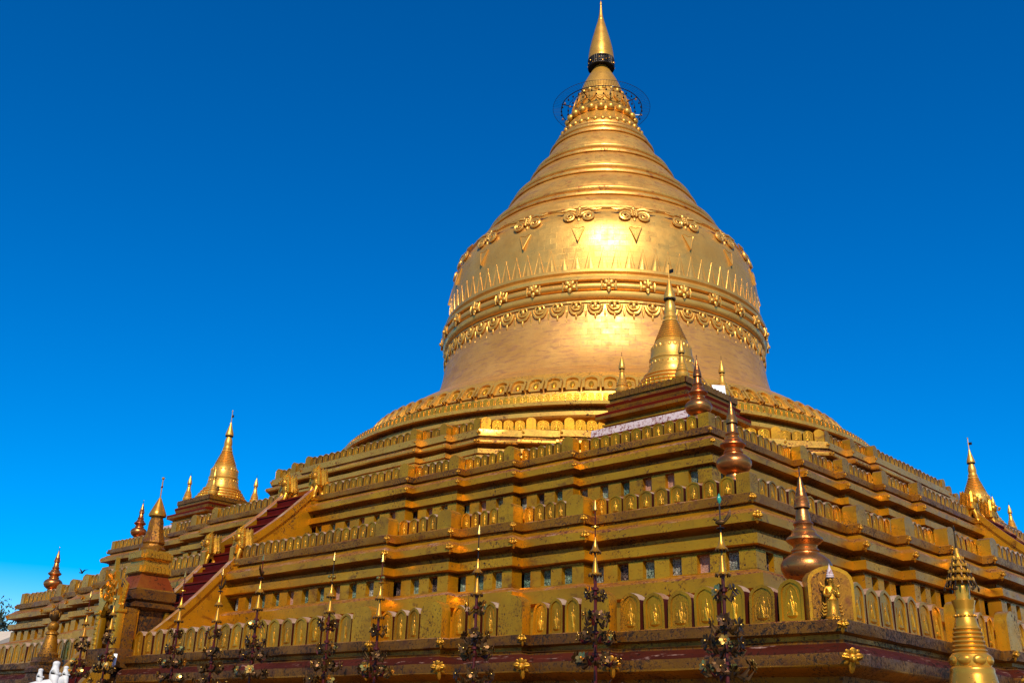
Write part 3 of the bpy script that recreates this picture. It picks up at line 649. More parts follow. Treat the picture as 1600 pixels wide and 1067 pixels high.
# wire rings around the neck
m = MB()
def ringpts(R, z, n=96): return [(R*math.cos(2*math.pi*i/n), R*math.sin(2*math.pi*i/n), z) for i in range(n+1)]
ZR = 37.95
m.tube(ringpts(2.42, ZR), .028, IRON, 5); m.tube(ringpts(2.92, ZR+.05), .012, IRON, 4); m.tube(ringpts(2.02, ZR+.0), .016, IRON, 5)
for i in range(110):
    a = 2*math.pi*i/110; c, s_ = math.cos(a), math.sin(a); m.tube([(2.42*c, 2.42*s_, ZR), (2.95*c, 2.95*s_, ZR+.06)], .007, IRON, 3)
for i in range(8):
    a = 2*math.pi*(i+.2)/8; c, s_ = math.cos(a), math.sin(a); m.tube([(1.5*c, 1.5*s_, ZR-.1), (2.45*c, 2.45*s_, ZR)], .03, BOARD if i % 3 == 1 else IRON, 5)
WR = m.build('wire_ring', PAG); WR['label'] = 'thin dark wire hoops hung with tiny bells round the spire neck'
m = MB()
for R, nn in ((2.42, 36), (2.02, 30)):
    for i in range(nn):
        a = 2*math.pi*(i+.5*(R > 2.2))/nn; mt = BRASS if (i*5 % 4 == 0) else IRON
        m.tube([(R*math.cos(a), R*math.sin(a), ZR), (R*math.cos(a), R*math.sin(a), ZR-.18)], .008, IRON, 3)
        m.lathe([(.055, 0), (.05, .05), (.03, .1), (.01, .12)], 7, mt, T(R*math.cos(a), R*math.sin(a), ZR-.28))
m.build('small_bells', WR)

# ------------------------------------------------------------------ corner stupas
def little_umbrella(mb, z, r, h, mat, n=16, vane=True, dark=IRON):
    mb.lathe([(r, z, mat), (r*1.02, z+h*.05), (r*.92, z+h*.2), (r*.66, z+h*.45), (r*.40, z+h*.7), (r*.16, z+h)], n, mat)
    mb.lathe([(r*.75, z-.05*h), (r*.98, z-.06*h), (r, z)], n, dark)
    mb.tube([(0, 0, z+h*.95), (0, 0, z+h*1.9)], r*.06+.006, mat, 5)
    if vane:
        mb.box(-.01, r*.9, -.006, .006, z+h*1.35, z+h*1.55, dark); mb.sphere((0, 0, z+h*1.9), r*.12+.01, mat, 6, 4)
SZ0 = Z3
st = empty('corner_stupa', 'small golden stupa with four spirelets on the near corner before the bell', 'stupa', (13.9, -13.9, 0), 0, 'small stupas on the terrace corners')
m = MB()
bp = [(1.95, Z3, G_WALL), (1.95, 11.60, REDPAINT), (1.95, 11.66, WHITEW), (1.93, 11.90, REDPAINT), (1.80, 11.95, G_WALL), (1.62, 11.98, G_WALL), (1.62, 12.04, G_SOFFIT), (1.68, 12.05, G_WALL), (1.68, 12.10, G_SOFFIT), (1.60, 12.12, G_SOFFIT), (1.62, 12.18, G_WALL), (1.76, 12.24, G_WALL), (1.84, 12.26, G_WORN), (1.84, 12.36, REDPAINT), (1.84, 12.45, REDPAINT), (1.70, 12.5, REDPAINT),
      (1.58, 12.56, G_WORN), (1.54, 12.58, G_WORN), (1.58, 12.70, REDPAINT), (1.61, 12.80, G_WORN), (1.56, 12.84, G_WORN), (1.50, 12.86, G_WORN), (1.50, 13.10, G_WORN), (1.40, 13.12, G_WORN)]
for p in [bp]:
    pl = [(-1, -.62), (-.62, -.62), (-.62, -1), (.62, -1), (.62, -.62), (1, -.62)]
    # square plan with small corner returns
    m.lathe([(q[0], q[1], q[2]) for q in p], 4, G_WALL, sq=True)
bs = m.build('base', st, smooth=20)
m = MB(); a = arch(.17, .22)
for k in range(4):
    for i in range(17):
        m.extr(a, -.05, .03, G_WORN, RZ(k*math.pi/2) @ T(-1.44+.18*i, -1.50, 12.98), side=MAROON)
o = m.build('merlon_band', bs, smooth=30); o['kind'] = 'stuff'
m = MB()
pr = [(1.36, 13.1)]
z = 13.15; r = 1.34
for i in range(5): pr += [(r, z), (r+.045, z+.03), (r+.045, z+.08), (r-.01, z+.10), (r-.085, z+.115), (r-.09, z+.14)]; r -= .105; z += .16
pr += [(.83, 13.98), (.80, 14.10), (.76, 14.2), (.735, 14.32), (.74, 14.40), (.76, 14.43), (.76, 14.48), (.71, 14.52), (.71, 14.58), (.70, 14.75), (.66, 14.92), (.60, 15.04), (.56, 15.08), (.57, 15.12), (.53, 15.16)]
z = 15.16; r = .52
for i in range(7): pr += [(r, z+.015), (r+.022, z+.045), (r, z+.078), (r-.055, z+.083)]; r -= .036; z += .093
pr += [(.27, 15.82), (.29, 15.88), (.26, 15.94), (.23, 15.98), (.25, 16.04), (.22, 16.12), (.19, 16.2), (.21, 16.28), (.20, 16.42), (.17, 16.56), (.12, 16.72), (.05, 16.85)]
m.lathe(pr, 40, G_TOP)
for i in range(28): m.sphere((0, 0, 0), .04, G_TOP, 6, 4, (1, .7, 1.2), RZ(2*math.pi*i/28) @ T(0, -.745, 14.28))
for i in range(20): m.sphere((0, 0, 0), .035, G_TOP, 6, 4, (1, .7, 1.4), RZ(2*math.pi*i/20) @ T(0, -.26, 15.88))
for i in range(44): m.sphere((0, 0, 0), .055, G_RELIEF, 6, 4, (1, .6, 1.1), RZ(2*math.pi*i/44) @ T(0, -1.26, 13.36)); m.sphere((0, 0, 0), .05, G_RELIEF, 6, 4, (1, .6, 1.1), RZ(2*math.pi*(i+.5)/44) @ T(0, -1.155, 13.52))
for i in range(24): m.sphere((0, 0, 0), .06, G_TOP, 6, 4, (1, .5, 1.2), RZ(2*math.pi*i/24) @ T(0, -.675, 14.86))
m.build('bell_body', st, smooth=32)
m = MB(); little_umbrella(m, 16.76, .21, .72, G_TOP, 20); m.build('umbrella', st)
def mini():
    m = MB()
    m.lathe([(.25, 13.08), (.26, 13.18), (.20, 13.23), (.23, 13.28), (.235, 13.40), (.18, 13.46), (.20, 13.51), (.17, 13.56), (.18, 13.60), (.14, 13.66), (.15, 13.70), (.11, 13.76), (.085, 13.94), (.07, 13.98), (.09, 14.02), (.06, 14.08), (.055, 14.14)], 16, G_TOP)
    m.lathe([(.10, 14.10), (.115, 14.14), (.11, 14.2), (.085, 14.32), (.05, 14.44), (.015, 14.56)], 12, G_TOP); m.lathe([(.07, 14.08), (.10, 14.095), (.105, 14.12)], 12, IRON); m.tube([(0, 0, 14.5), (0, 0, 14.72)], .008, IRON, 4); return m.mesh('small_spire')
mm_ = mini()
for sx in (-1, 1):
    for sy in (-1, 1): link(bpy.data.objects.new('small_spire', mm_), st, (sx*1.2, sy*1.2, 0))
dup(st, (-13.9, -13.9, 0), 0, 'small golden stupa against the sky above the left end of the terraces')
dup(st, (13.9, 13.9, 0), 0, 'small golden stupa against the sky at the right edge behind the parapet')

# white boards beside two of the stupas
def board(name, loc, rz, label):
    m = MB(); m.box(-.22, .22, -.02, .02, .0, .46, BOARD, RX(-.25), bev=.008)
    for s in (-.22, .22): m.tube([(s, .10, .3), (s, .34, 0)], .015, IRON, 5)
    return tag(m.build(name, None, loc, (0, 0, rz)), label, 'board')
board('board', (15.25, -13.15, 13.10), R_(48), 'white board propped beside the spirelets of the near corner stupa')
board('board', (-14.9, -14.3, 13.10), R_(48), 'white board propped beside the spirelets of the left stupa')

# ------------------------------------------------------------------ urns on the terrace corners
def urn(mat=COPPER):
    m = MB()
    m.lathe([(.30, 0), (.32, .06), (.24, .12), (.25, .2), (.22, .28)], 32, mat); 
    m.build
    b = MB(); b.lathe([(.20, .26), (.30, .30), (.42, .40), (.485, .53), (.49, .62), (.44, .72), (.34, .80), (.26, .84), (.255, .86), (.275, .89), (.26, .92), (.225, .95), (.24, 1.0), (.32, 1.06), (.355, 1.10), (.35, 1.14), (.27, 1.20), (.235, 1.24), (.24, 1.27), (.21, 1.31), (.17, 1.34), (.175, 1.38), (.20, 1.42), (.185, 1.45), (.15, 1.48), (.145, 1.52), (.13, 1.66), (.10, 1.74)], 40, mat)
    u = MB(); u.lathe([(.155, 1.74), (.16, 1.77), (.15, 1.80), (.155, 1.83), (.14, 1.86), (.145, 1.89), (.125, 1.92), (.13, 1.96), (.11, 1.99), (.11, 2.03), (.09, 2.06), (.09, 2.12), (.06, 2.18), (.05, 2.26), (.03, 2.34), (.03, 2.38)], 20, mat)
    u.tube([(0, 0, 2.36), (0, 0, 2.58)], .012, IRON, 5); u.sphere((0, 0, 2.56), .025, mat, 6, 4)
    return m, b, u
UG = 'copper urn finials on the terrace corners'
ur = empty('urn', 'largest copper urn finial above the corner of the lowest parapet', 'urn', (22.72, -22.54, 5.05), 0, UG)
a_, b_, c_ = urn(); a_.build('foot', ur); b_.build('body', ur); c_.build('umbrella', ur)
# plinth below every urn belongs to the urn
m = MB(); m.lathe([(.42, -.62), (.42, -.15), (.36, -.10), (.36, 0)], 4, G_WALL, sq=True); m.build('plinth', ur, smooth=20)
def put_urn(loc, s, label):
    r = dup(ur, loc, rnd.uniform(0, 1), label); r.scale = (s, s, s); r.rotation_euler = (0, 0, 0); return r
u2 = put_urn((19.32, -19.32, 8.38), .90, 'copper urn finial behind the corner of the middle parapet')
u3 = put_urn((16.65, -16.65, 11.10), .82, 'copper urn finial just before the corner stupa, topmost of the corner line')
put_urn((-19.32, -19.32, 8.38), .90, 'copper urn finial against the sky at far left, lower one')
put_urn((-16.65, -16.65, 11.10), .82, 'copper urn finial against the sky at left, upper one beside a tall spire')
put_urn((19.32, 19.32, 8.38), .90, 'copper urn finial on the far right corner of the middle terrace')

# ------------------------------------------------------------------ skinned figures
def skin(name, joints, edges, mat, parent=None, loc=(0, 0, 0), rot=(0, 0, 0), sub=2, root=0):
    me = bpy.data.meshes.new(name); me.from_pydata([j[:3] for j in joints], edges, [])
    o = bpy.data.objects.new(name, me); link(o, parent, loc, rot)
    o.modifiers.new('skin', 'SKIN'); o.modifiers['skin'].use_smooth_shade = True
    sv = me.skin_vertices[0].data if me.skin_vertices else None
    if sv is None:
        o.data.skin_vertices.new(name='s') if hasattr(o.data.skin_vertices, 'new') else None
        sv = me.skin_vertices[0].data
    for i, j in enumerate(joints):
        r = j[3]; sv[i].radius = r if isinstance(r, tuple) else (r, r)
        sv[i].use_root = (i == root)
    ss = o.modifiers.new('sub', 'SUBSURF'); ss.levels = sub; ss.render_levels = sub
    me.materials.append(mat)
    return o

def lion(loc, rz, label, first=[None]):
    if first[0] is not None: return dup(first[0], loc, rz, label)
    r = empty('guardian_lion', label, 'lion statue', loc, rz, 'gilded guardian lions at the stair heads')
    first[0] = r
    # faces -y, seated, about 1.05 m tall on its plinth
    J = [(0, .22, .34, .19), (0, .05, .52, .20), (0, -.10, .68, .19), (0, -.14, .84, .13), (0, -.22, .95, .15), (0, -.36, .92, .10),
         (.15, -.14, .55, .085), (.16, -.24, .30, .065), (.16, -.26, .08, .06), (.16, -.35, .05, .06), (-.15, -.14, .55, .085), (-.16, -.24, .30, .065), (-.16, -.26, .08, .06), (-.16, -.35, .05, .06),
         (.20, .18, .26, .14), (.25, -.02, .20, .10), (.25, .08, .07, .06), (.25, -.12, .05, .055), (-.20, .18, .26, .14), (-.25, -.02, .20, .10), (-.25, .08, .07, .06), (-.25, -.12, .05, .055),
         (0, .38, .30, .06), (0, .46, .5, .05), (0, .40, .72, .06), (0, .46, .85, .03)]
    E = [(0, 1), (1, 2), (2, 3), (3, 4), (4, 5), (2, 6), (6, 7), (7, 8), (8, 9), (2, 10), (10, 11), (11, 12), (12, 13), (0, 14), (14, 15), (15, 16), (16, 17), (0, 18), (18, 19), (19, 20), (20, 21), (0, 22), (22, 23), (23, 24), (24, 25)]
    J = [(a, b, c, d*1.38) for a, b, c, d in J]
    skin('body', J, E, G_LION, r)
    m = MB()
    for k in range(7):      # flame mane in layers
        for q in range(9):
            a = R_(-115+28.75*q); rr = .22-.012*k; zz = .55+.078*k
            bx, by = rr*math.sin(a), -.08+rr*math.cos(a)*.9; c = math.cos(a)
            m.tube([(bx, by, zz), (bx*1.35, by+.08*c+.02, zz+.03), (bx*1.45, by+.17*c+.05, zz+.14), (bx*1.2, by+.20*c+.06, zz+.26)], [.09, .085, .055, .008], G_LION if (k+q) % 3 else G_RELIEF, 5)
    for s in (-1, 1): m.tube([(s*.10, -.20, 1.05), (s*.17, -.16, 1.16), (s*.15, -.06, 1.28)], [.06, .045, .008], G_LION, 5)
    m.tube([(0, -.2, 1.06), (0, -.15, 1.24), (0, .0, 1.42)], [.08, .06, .008], G_RELIEF, 5)
    m.build('mane', r)
    m = MB(); m.sphere((0, -.44, .90), .065, G_RELIEF, 8, 6, (1.3, .9, .8)); m.sphere((0, -.41, .83), .05, G_RELIEF, 8, 5, (1.4, 1.1, .6))
    for s in (-1, 1): m.sphere((s*.075, -.33, 1.0), .035, G_RELIEF, 8, 5); m.sphere((s*.075, -.362, 1.0), .015, IRON, 6, 4)
    m.build('face', r)
    m = MB(); m.lathe([(.34, -.42), (.34, -.08), (.38, -.05), (.38, 0), (.32, .02)], 4, G_WALL, sq=True); m.build('plinth', r, smooth=20)
    return r
lion((.98, -18.6, 10.50), 0, 'gilded lion at the head of the upper red flight, right one')
lion((-.98, -18.6, 10.50), 0, 'gilded lion at the head of the upper red flight, left one')
lion((1.02, -21.55, 7.72), 0, 'gilded lion at the head of the lower red flight, right one')
lion((-1.02, -21.55, 7.72), 0, 'gilded lion at the head of the lower red flight, left one')
lion((18.6, -.98, 10.50), R_(90), 'gilded lion above the curved balustrade at far right, nearer one')
lion((18.6, .98, 10.50), R_(90), 'gilded lion above the curved balustrade at far right, farther one')

# praying figure on the near corner post of the lowest parapet
def praying():
    r = empty('praying_statue', 'gilded crowned figure with joined palms on the near parapet corner', 'statue', (23.86, -23.86, Z1), R_(45))
    J = [(0, 0, .36, (.10, .12)), (0, -.01, .46, (.085, .105)), (0, -.01, .58, (.09, .13)), (0, -.01, .66, (.05, .06)), (0, -.02, .70, .040), (0, -.03, .78, .062), (0, -.03, .84, .05),
         (.12, -.01, .63, .042), (.155, -.03, .48, .036), (.11, -.13, .42, .030), (.03, -.17, .55, .026), (-.12, -.01, .63, .042), (-.155, -.03, .48, .036), (-.11, -.13, .42, .030), (-.03, -.17, .55, .026),
         (.07, -.03, .24, .075), (.075, -.06, .12, .06), (.075, -.06, .03, .05), (-.07, -.03, .24, .075), (-.075, -.06, .12, .06), (-.075, -.06, .03, .05)]
    E = [(0, 1), (1, 2), (2, 3), (3, 4), (4, 5), (5, 6), (2, 7), (7, 8), (8, 9), (9, 10), (2, 11), (11, 12), (12, 13), (13, 14), (0, 15), (15, 16), (16, 17), (0, 18), (18, 19), (19, 20)]
    skin('body', J, E, G_LION, r)
    m = MB()
    for s in (-1, 1):
        m.sphere((s*.012, -.19, .60), .03, G_LION, 8, 6, (.45, .8, 1.2))
        for k in range(4): m.tube([(s*.012, -.175-.013*k, .62), (s*.010, -.178-.013*k, .665), (s*.006, -.18-.012*k, .70-.006*abs(k-1.5))], [.007, .0065, .004], G_LION, 5)
        m.tube([(s*.012, -.17, .60), (s*.02, -.16, .63), (s*.014, -.155, .66)], [.008, .007, .004], G_LION, 5)
    m.build('hands', r)
    m = MB(); m.lathe([(.075, .83), (.085, .85), (.075, .87), (.082, .89), (.065, .92), (.068, .94), (.05, .97), (.05, .99), (.03, 1.03), (.012, 1.10), (.002, 1.14)], 14, WHITEW, T(0, -.03, 0)); m.build('crown', r)
    m = MB(); m.sphere((0, -.094, .775), .014, G_LION, 6, 4, (.8, 1, 1.6))
    for s in (-1, 1): m.sphere((s*.024, -.083, .79), .011, IRON, 6, 4, (1.5, .6, .6)); m.sphere((s*.064, -.03, .77), .02, G_LION, 6, 4, (.5, .9, 1.9))
    m.sphere((0, -.086, .748), .012, REDPAINT, 6, 4, (1.8, .6, .5)); m.build('face', r)
    for s in (-1, 1):
        m = MB()
        for k in range(4): m.tube([(s*.10, -.03, .30-.07*k), (s*(.17+.01*k), -.03, .27-.07*k), (s*(.20+.012*k), -.02, .33-.07*k)], [.03, .025, .006], G_LION, 5)
        m.tube([(s*.13, -.01, .65), (s*.19, -.01, .68), (s*.21, 0, .75)], [.035, .02, .005], G_LION, 5); o = m.build('sash', r); o['kind'] = 'stuff'
    m = MB()
    m.lathe([(.15, .0), (.16, .05), (.13, .16), (.11, .30), (.12, .36), (.10, .38)], 16, G_LION, T(0, -.03, 0)); m.build('robe', r)
    m = MB(); m.lathe([(.17, -.08), (.18, -.02), (.14, .02)], 12, G_LION, T(0, -.05, 0)); m.merge(UNIT['ornament'], T(0, -.2, -.05) @ SCL(.2, .2, .2)); m.build('foot_bracket', r)
    return r
pr_ = praying(); pr_.location = (23.86, -23.93, Z1+.03); pr_.scale = (.84, .84, .82)

# ------------------------------------------------------------------ gate shrine at the head of the lowest stairs
sh = empty('gate_shrine', 'small gilded spired shrine with arched doorway before the red stairs', 'shrine', (0, -24.3, Z1))
m = MB()
m.box(-.80, .80, -1.3, .62, -.35, .22, G_GRIM, bev=.03); m.box(-.58, .58, -.60, .50, .22, 1.45, G_GRIM)
for sx in (-1, 1):
    for y in (-.60, .50): m.box(sx*.58-.10, sx*.58+.10, y-.10, y+.10, .22, 1.45, G_MERL, bev=.02)
m.lathe([(.62, 1.45), (.72, 1.50), (.80, 1.54), (.80, 1.64), (.70, 1.68), (.68, 1.72), (.76, 1.78), (.76, 2.05), (.68, 2.10)], 4, G_GRIM, T(0, -.05, 0) @ SCL(1, .93, 1), sq=True)
wl = m.build('walls', sh, smooth=25)
m = MB()
m.lathe([(.68, 2.10, G_WORN), (.66, 2.14, RUSTROOF), (.56, 2.36, RUSTROOF), (.48, 2.55, RUSTROOF), (.46, 2.6, G_WORN), (.52, 2.66, G_RELIEF), (.52, 2.82, G_RELIEF), (.46, 2.90, G_RELIEF), (.44, 3.05, G_RELIEF), (.52, 3.12, G_RELIEF), (.52, 3.22, G_RELIEF), (.44, 3.32, G_RELIEF), (.40, 3.42, G_WORN)], 4, G_WORN, T(0, -.05, 0), sq=True)
for k in range(4):
    for i in range(6): m.extr(arch(.13, .22), -.04, .04, G_RELIEF, T(0, -.05, 0) @ RZ(k*math.pi/2) @ T(-.36+.145*i, -.53, 2.68)); m.extr(arch(.13, .22), -.04, .04, G_RELIEF, T(0, -.05, 0) @ RZ(k*math.pi/2) @ T(-.36+.145*i, -.53, 3.14))
m.build('roof', sh, smooth=25)
m = MB()
m.lathe([(.42, 3.38), (.44, 3.5), (.38, 3.56), (.36, 3.64), (.40, 3.7), (.34, 3.85), (.27, 4.1), (.25, 4.4), (.20, 4.55), (.22, 4.62)], 8, G_WORN, T(0, -.05, 0)); m.lathe([(.28, 4.60), (.29, 4.66), (.25, 4.76), (.18, 4.92), (.11, 5.08), (.04, 5.24)], 18, BRASS, T(0, -.05, 0))
m.tube([(0, -.05, 5.2), (0, -.05, 5.92)], .02, BRASS, 6); m.sphere((0, -.05, 5.92), .05, BRASS, 8, 6); m.sphere((0, -.05, 5.62), .05, REDPAINT, 8, 5, (1.8, .4, .8)); m.build('spire', sh)
m = MB()   # porch facing -y
for s in (-1, 1):
    m.box(s*.62-.13, s*.62+.13, -1.25, -1.0, -.2, 1.30, G_RELIEF, bev=.03); m.box(s*.42-.07, s*.42+.07, -1.22, -1.05, -.2, 1.15, G_MERL, bev=.02)
    m.box(s*.62-.17, s*.62+.17, -1.3, -.96, 1.30, 1.42, G_RELIEF, bev=.03)
    for q in range(6): m.tube([(s*.62, -1.12, 1.45+.03*q), (s*(.76+.03*q), -1.14, 1.55+.12*q), (s*(.68-.04*q), -1.14, 1.77+.13*q)], [.08, .055, .01], G_RELIEF, 6)
    for q in range(9): m.sphere((s*(.64-.01*q), -1.2, 1.35-.16*q), .11, G_RELIEF, 7, 5, (1.2, .8, .8))
    m.box(s*.66-.08, s*.66+.08, -1.0, -.60, -.2, 1.35, G_WORN)
m.box(-.72, .72, -1.05, -.60, 1.36, 1.48, G_WORN)
m.build('porch', sh, smooth=35)
m = MB()
ped = [(-.95, 1.55), (-.55, 1.55), (-.42, 1.78), (-.2, 2.0), (0, 2.12), (.2, 2.0), (.42, 1.78), (.55, 1.55), (.95, 1.55), (1.02, 1.8), (.84, 1.84), (.88, 2.1), (.66, 2.1), (.68, 2.38), (.46, 2.36), (.46, 2.64), (.26, 2.6), (.22, 2.9), (.08, 2.95), (0, 3.35), (-.08, 2.95), (-.22, 2.9), (-.26, 2.6), (-.46, 2.64), (-.46, 2.36), (-.68, 2.38), (-.66, 2.1), (-.88, 2.1), (-.84, 1.84), (-1.02, 1.8)]
ped = [(x*.78, z-.28) for x, z in ped]
m.extr(ped, -1.24, -1.10, G_RELIEF)
for i in range(16):
    a = i*2.4; px_, pz_ = .32*math.cos(a)*(i/16+.3), 2.05+.5*math.sin(a)*(i/16+.2); m.tube([(px_, -1.22, pz_-.08), (px_*1.1, -1.28, pz_+.02), (px_*1.25, -1.25, pz_+.15)], [.05, .06, .01], G_LION, 5)
m.build('pediment', sh, smooth=30)
m = MB(); m.extr([(-.36, -.2), (.36, -.2), (.36, .95), (.26, 1.2), (0, 1.45), (-.26, 1.2), (-.36, .95)], -.66, -.62, DARK); m.build('doorway', sh, smooth=0)

# lowest stair with yellow rails in front of the shrine
m = MB()
for i in range(10): m.box(-1.1, 1.1, -.3*(i+1), -.3*i, -4, -.36*(i+1)+.36, STEPRED, T(0, -25.7, Z1-.36))
ls = m.build('lower_staircase', PAG, smooth=0); ls['label'] = 'lowest flight running down from the arched shrine'
for s in (-1, 1):
    m = MB(); m.add([(s*1.1-.14, 0, .25), (s*1.1+.14, 0, .25), (s*1.1+.14, -3.2, -3.55), (s*1.1-.14, -3.2, -3.55), (s*1.1-.14, 0, -.6), (s*1.1+.14, 0, -.6), (s*1.1+.14, -3.2, -3.8), (s*1.1-.14, -3.2, -3.8)],
                    [(3, 2, 1, 0), (4, 5, 6, 7), (0, 1, 5, 4), (1, 2, 6, 5), (2, 3, 7, 6), (3, 0, 4, 7)], G_RELIEF, T(0, -25.7, Z1-.1))
    m.build('balustrade', ls, smooth=0)
m = MB(); m.box(-.16, .16, -.015, .015, 0, .46, BOARD, RX(-.12), bev=.006); m.tube([(0, .03, .2), (0, .18, 0)], .012, IRON, 5)
tag(m.build('notice_board', None, (.95, -25.62, Z1-.42), (0, 0, R_(50))), 'small white notice leaning at the foot of the shrine doorway', 'notice')

# ------------------------------------------------------------------ free-standing pillars
def pillar():
    r = empty('votive_pillar', 'polished brass votive stupa pillar standing before the right side', 'pillar', (26.45, -24.91, 0))
    m = MB()
    b = -GZ
    m.lathe([(.60, .69), (.60, .80), (.52, .84), (.50, .95), (.56, .98), (.56, 1.1), (.46, 1.2)], 8, BRASS); m.build('pedestal', r, smooth=25)
    m = MB()
    pr = [(.46, 1.2), (.52, 1.5), (.50, 2.2), (.46, 2.7), (.38, 3.05), (.345, 3.28), (.32, 3.42), (.305, 3.47), (.31, 3.50), (.30, 3.53), (.275, 3.55), (.285, 3.64), (.275, 3.71), (.25, 3.735)]
    z = 3.735; q = .238
    for i in range(6): pr += [(q, z+.01), (q+.013, z+.034), (q, z+.056), (q-.020, z+.06)]; q -= .0105; z += .063
    pr += [(.168, 4.13), (.155, 4.20), (.142, 4.25), (.15, 4.265), (.14, 4.29), (.13, 4.31), (.138, 4.38), (.165, 4.48), (.168, 4.50), (.115, 4.505), (.105, 4.51), (.11, 4.66), (.10, 4.76), (.07, 4.80)]
    m.lathe(pr, 36, BRASS)
    for i in range(8):
        A = RZ(2*math.pi*i/8)
        P = [(0, 0), (.13, .2), (.17, .36), (.12, .5), (0, .56)]; P = P+[(-x, zz) for x, zz in P[-2:0:-1]]
        m.extr(P, -.02, .05, BRASS, A @ T(0, -.40, 2.85) @ RX(-.22)); m.sphere((0, 0, 0), .10, BRASS, 8, 6, (1.0, .45, .75), A @ T(0, -.272, 3.635))
    for i in range(18): m.sphere((0, 0, 0), .018, BRASS, 6, 4, (1, 1, 1), RZ(2*math.pi*i/18) @ T(0, -.148, 4.275))
    m.build('bell_body', r, smooth=35)
    m = MB()
    for k, (zz, rr) in enumerate(((4.78, .19), (4.90, .15), (5.0, .115), (5.10, .08))):
        m.lathe([(rr, zz), (rr*1.03, zz+.02), (rr*.75, zz+.07), (rr*.6, zz+.10)], 20, BRASS)
        nn = 14-2*k
        for i in range(nn):
            m.tube([(0, 0, 0), (0, -.02, -.05), (0, -.012, -.09)], [.016, .013, .006], LEAFMET, 5, RZ(2*math.pi*i/nn) @ T(0, -rr, zz))
            m.sphere((0, 0, 0), .018, BRASS, 6, 4, (1, .7, 1.8), RZ(2*math.pi*(i+.5)/nn) @ T(0, -rr, zz+.03))
    for i in range(6):
        m.sphere((0, 0, 0), .035, LEAFMET, 6, 4, (1.2, .5, 1), RZ(2*math.pi*i/6) @ T(0, -.24, 4.66)); m.tube([(0, -.1, 4.82), (0, -.2, 4.77), (0, -.24, 4.69)], .01, IRON, 4, RZ(2*math.pi*i/6))
    m.tube([(0, 0, 5.1), (0, 0, 5.28)], [.05, .03], BRASS, 8); m.tube([(0, 0, 5.28), (0, 0, 5.64)], [.02, .008], LEAFMET, 6); m.sphere((0, 0, 5.58), .02, IRON, 6, 4, (1, 1, 2)); m.build('umbrella', r)
    return r
pillar()
r = empty('stepped_pillar', 'small weathered pillar with stepped base and bell cap beside the shrine stairs', 'pillar', (-2.95, -25.9, 0))
m = MB(); b = 3.3
m.lathe([(.54, .69), (0.540, 2.4), (0.504, 2.45), (0.504, 3.2), (0.540, 3.26), (0.540, 3.40), (0.490, 3.45), (0.475, 3.6), (0.504, 3.65), (0.504, 3.78), (0.446, 3.82), (0.432, 3.95), (0.475, 3.98), (0.475, 4.1), (0.418, 4.15), (0.360, 4.2), (0.389, 4.30), (0.346, 4.36), (0.331, 4.46)], 4, G_GRIM, sq=True); m.build('base', r, smooth=20)
m = MB(); m.lathe([(0.317, 4.46), (0.331, 4.56), (0.259, 4.64), (0.245, 4.85), (0.187, 5.10), (0.173, 5.18), (0.216, 5.20), (0.202, 5.26), (0.130, 5.32), (0.173, 5.38), (0.187, 5.46), (0.158, 5.56), (0.072, 5.62)], 20, G_WORN); m.build('bell_cap', r)
m = MB(); m.lathe([(0.072, 5.60), (0.158, 5.7), (0.187, 5.82), (0.144, 5.95), (0.058, 6.05), (0.022, 6.2)], 14, LEAFMET)
for i in range(9): m.sphere((0, 0, 0), .07, G_WORN, 6, 4, (1, .7, 1.3), RZ(i*.7) @ T(0, -.15, 5.82+.04*(i % 3)))
m.build('flower_top', r)

# ------------------------------------------------------------------ flower offering poles
def flower_mesh(mat, mat2):
    m = MB()
    for a in range(0, 360, 60):     # thin cut-metal petals, dished
        P = [(.0, 0, .008), (.04, -.012, .034), (.085, -.03, .030), (.105, -.036, 0), (.085, -.03, -.030), (.04, -.012, -.034), (.0, 0, -.008)]
        P2 = [(x, y+.005, z) for x, y, z in P]; n = len(P)
        m.add(P+P2, [tuple(range(n)), tuple(range(2*n-1, n-1, -1))]+[(i, n+i, n+(i+1) % n, (i+1) % n) for i in range(n)], mat, RY(R_(a)))
    m.sphere((0, -.025, 0), .022, mat2, 8, 5)
    for a in range(30, 390, 90):
        P = [(.02, .02, .01), (.08, .03, .035), (.15, .02, 0), (.08, .03, -.035), (.02, .02, -.01)]; n = 5
        P2 = [(x, y+.006, z) for x, y, z in P]
        m.add(P+P2, [tuple(range(n)), tuple(range(2*n-1, n-1, -1))]+[(i, n+i, n+(i+1) % n, (i+1) % n) for i in range(n)], LEAFMET, RY(R_(a)))
    return m.mesh('flower', 40)
FLM = [flower_mesh(PETAL, BRASS), flower_mesh(LEAFMET, PETAL)]
PG = 'flower offering poles before the broad side'
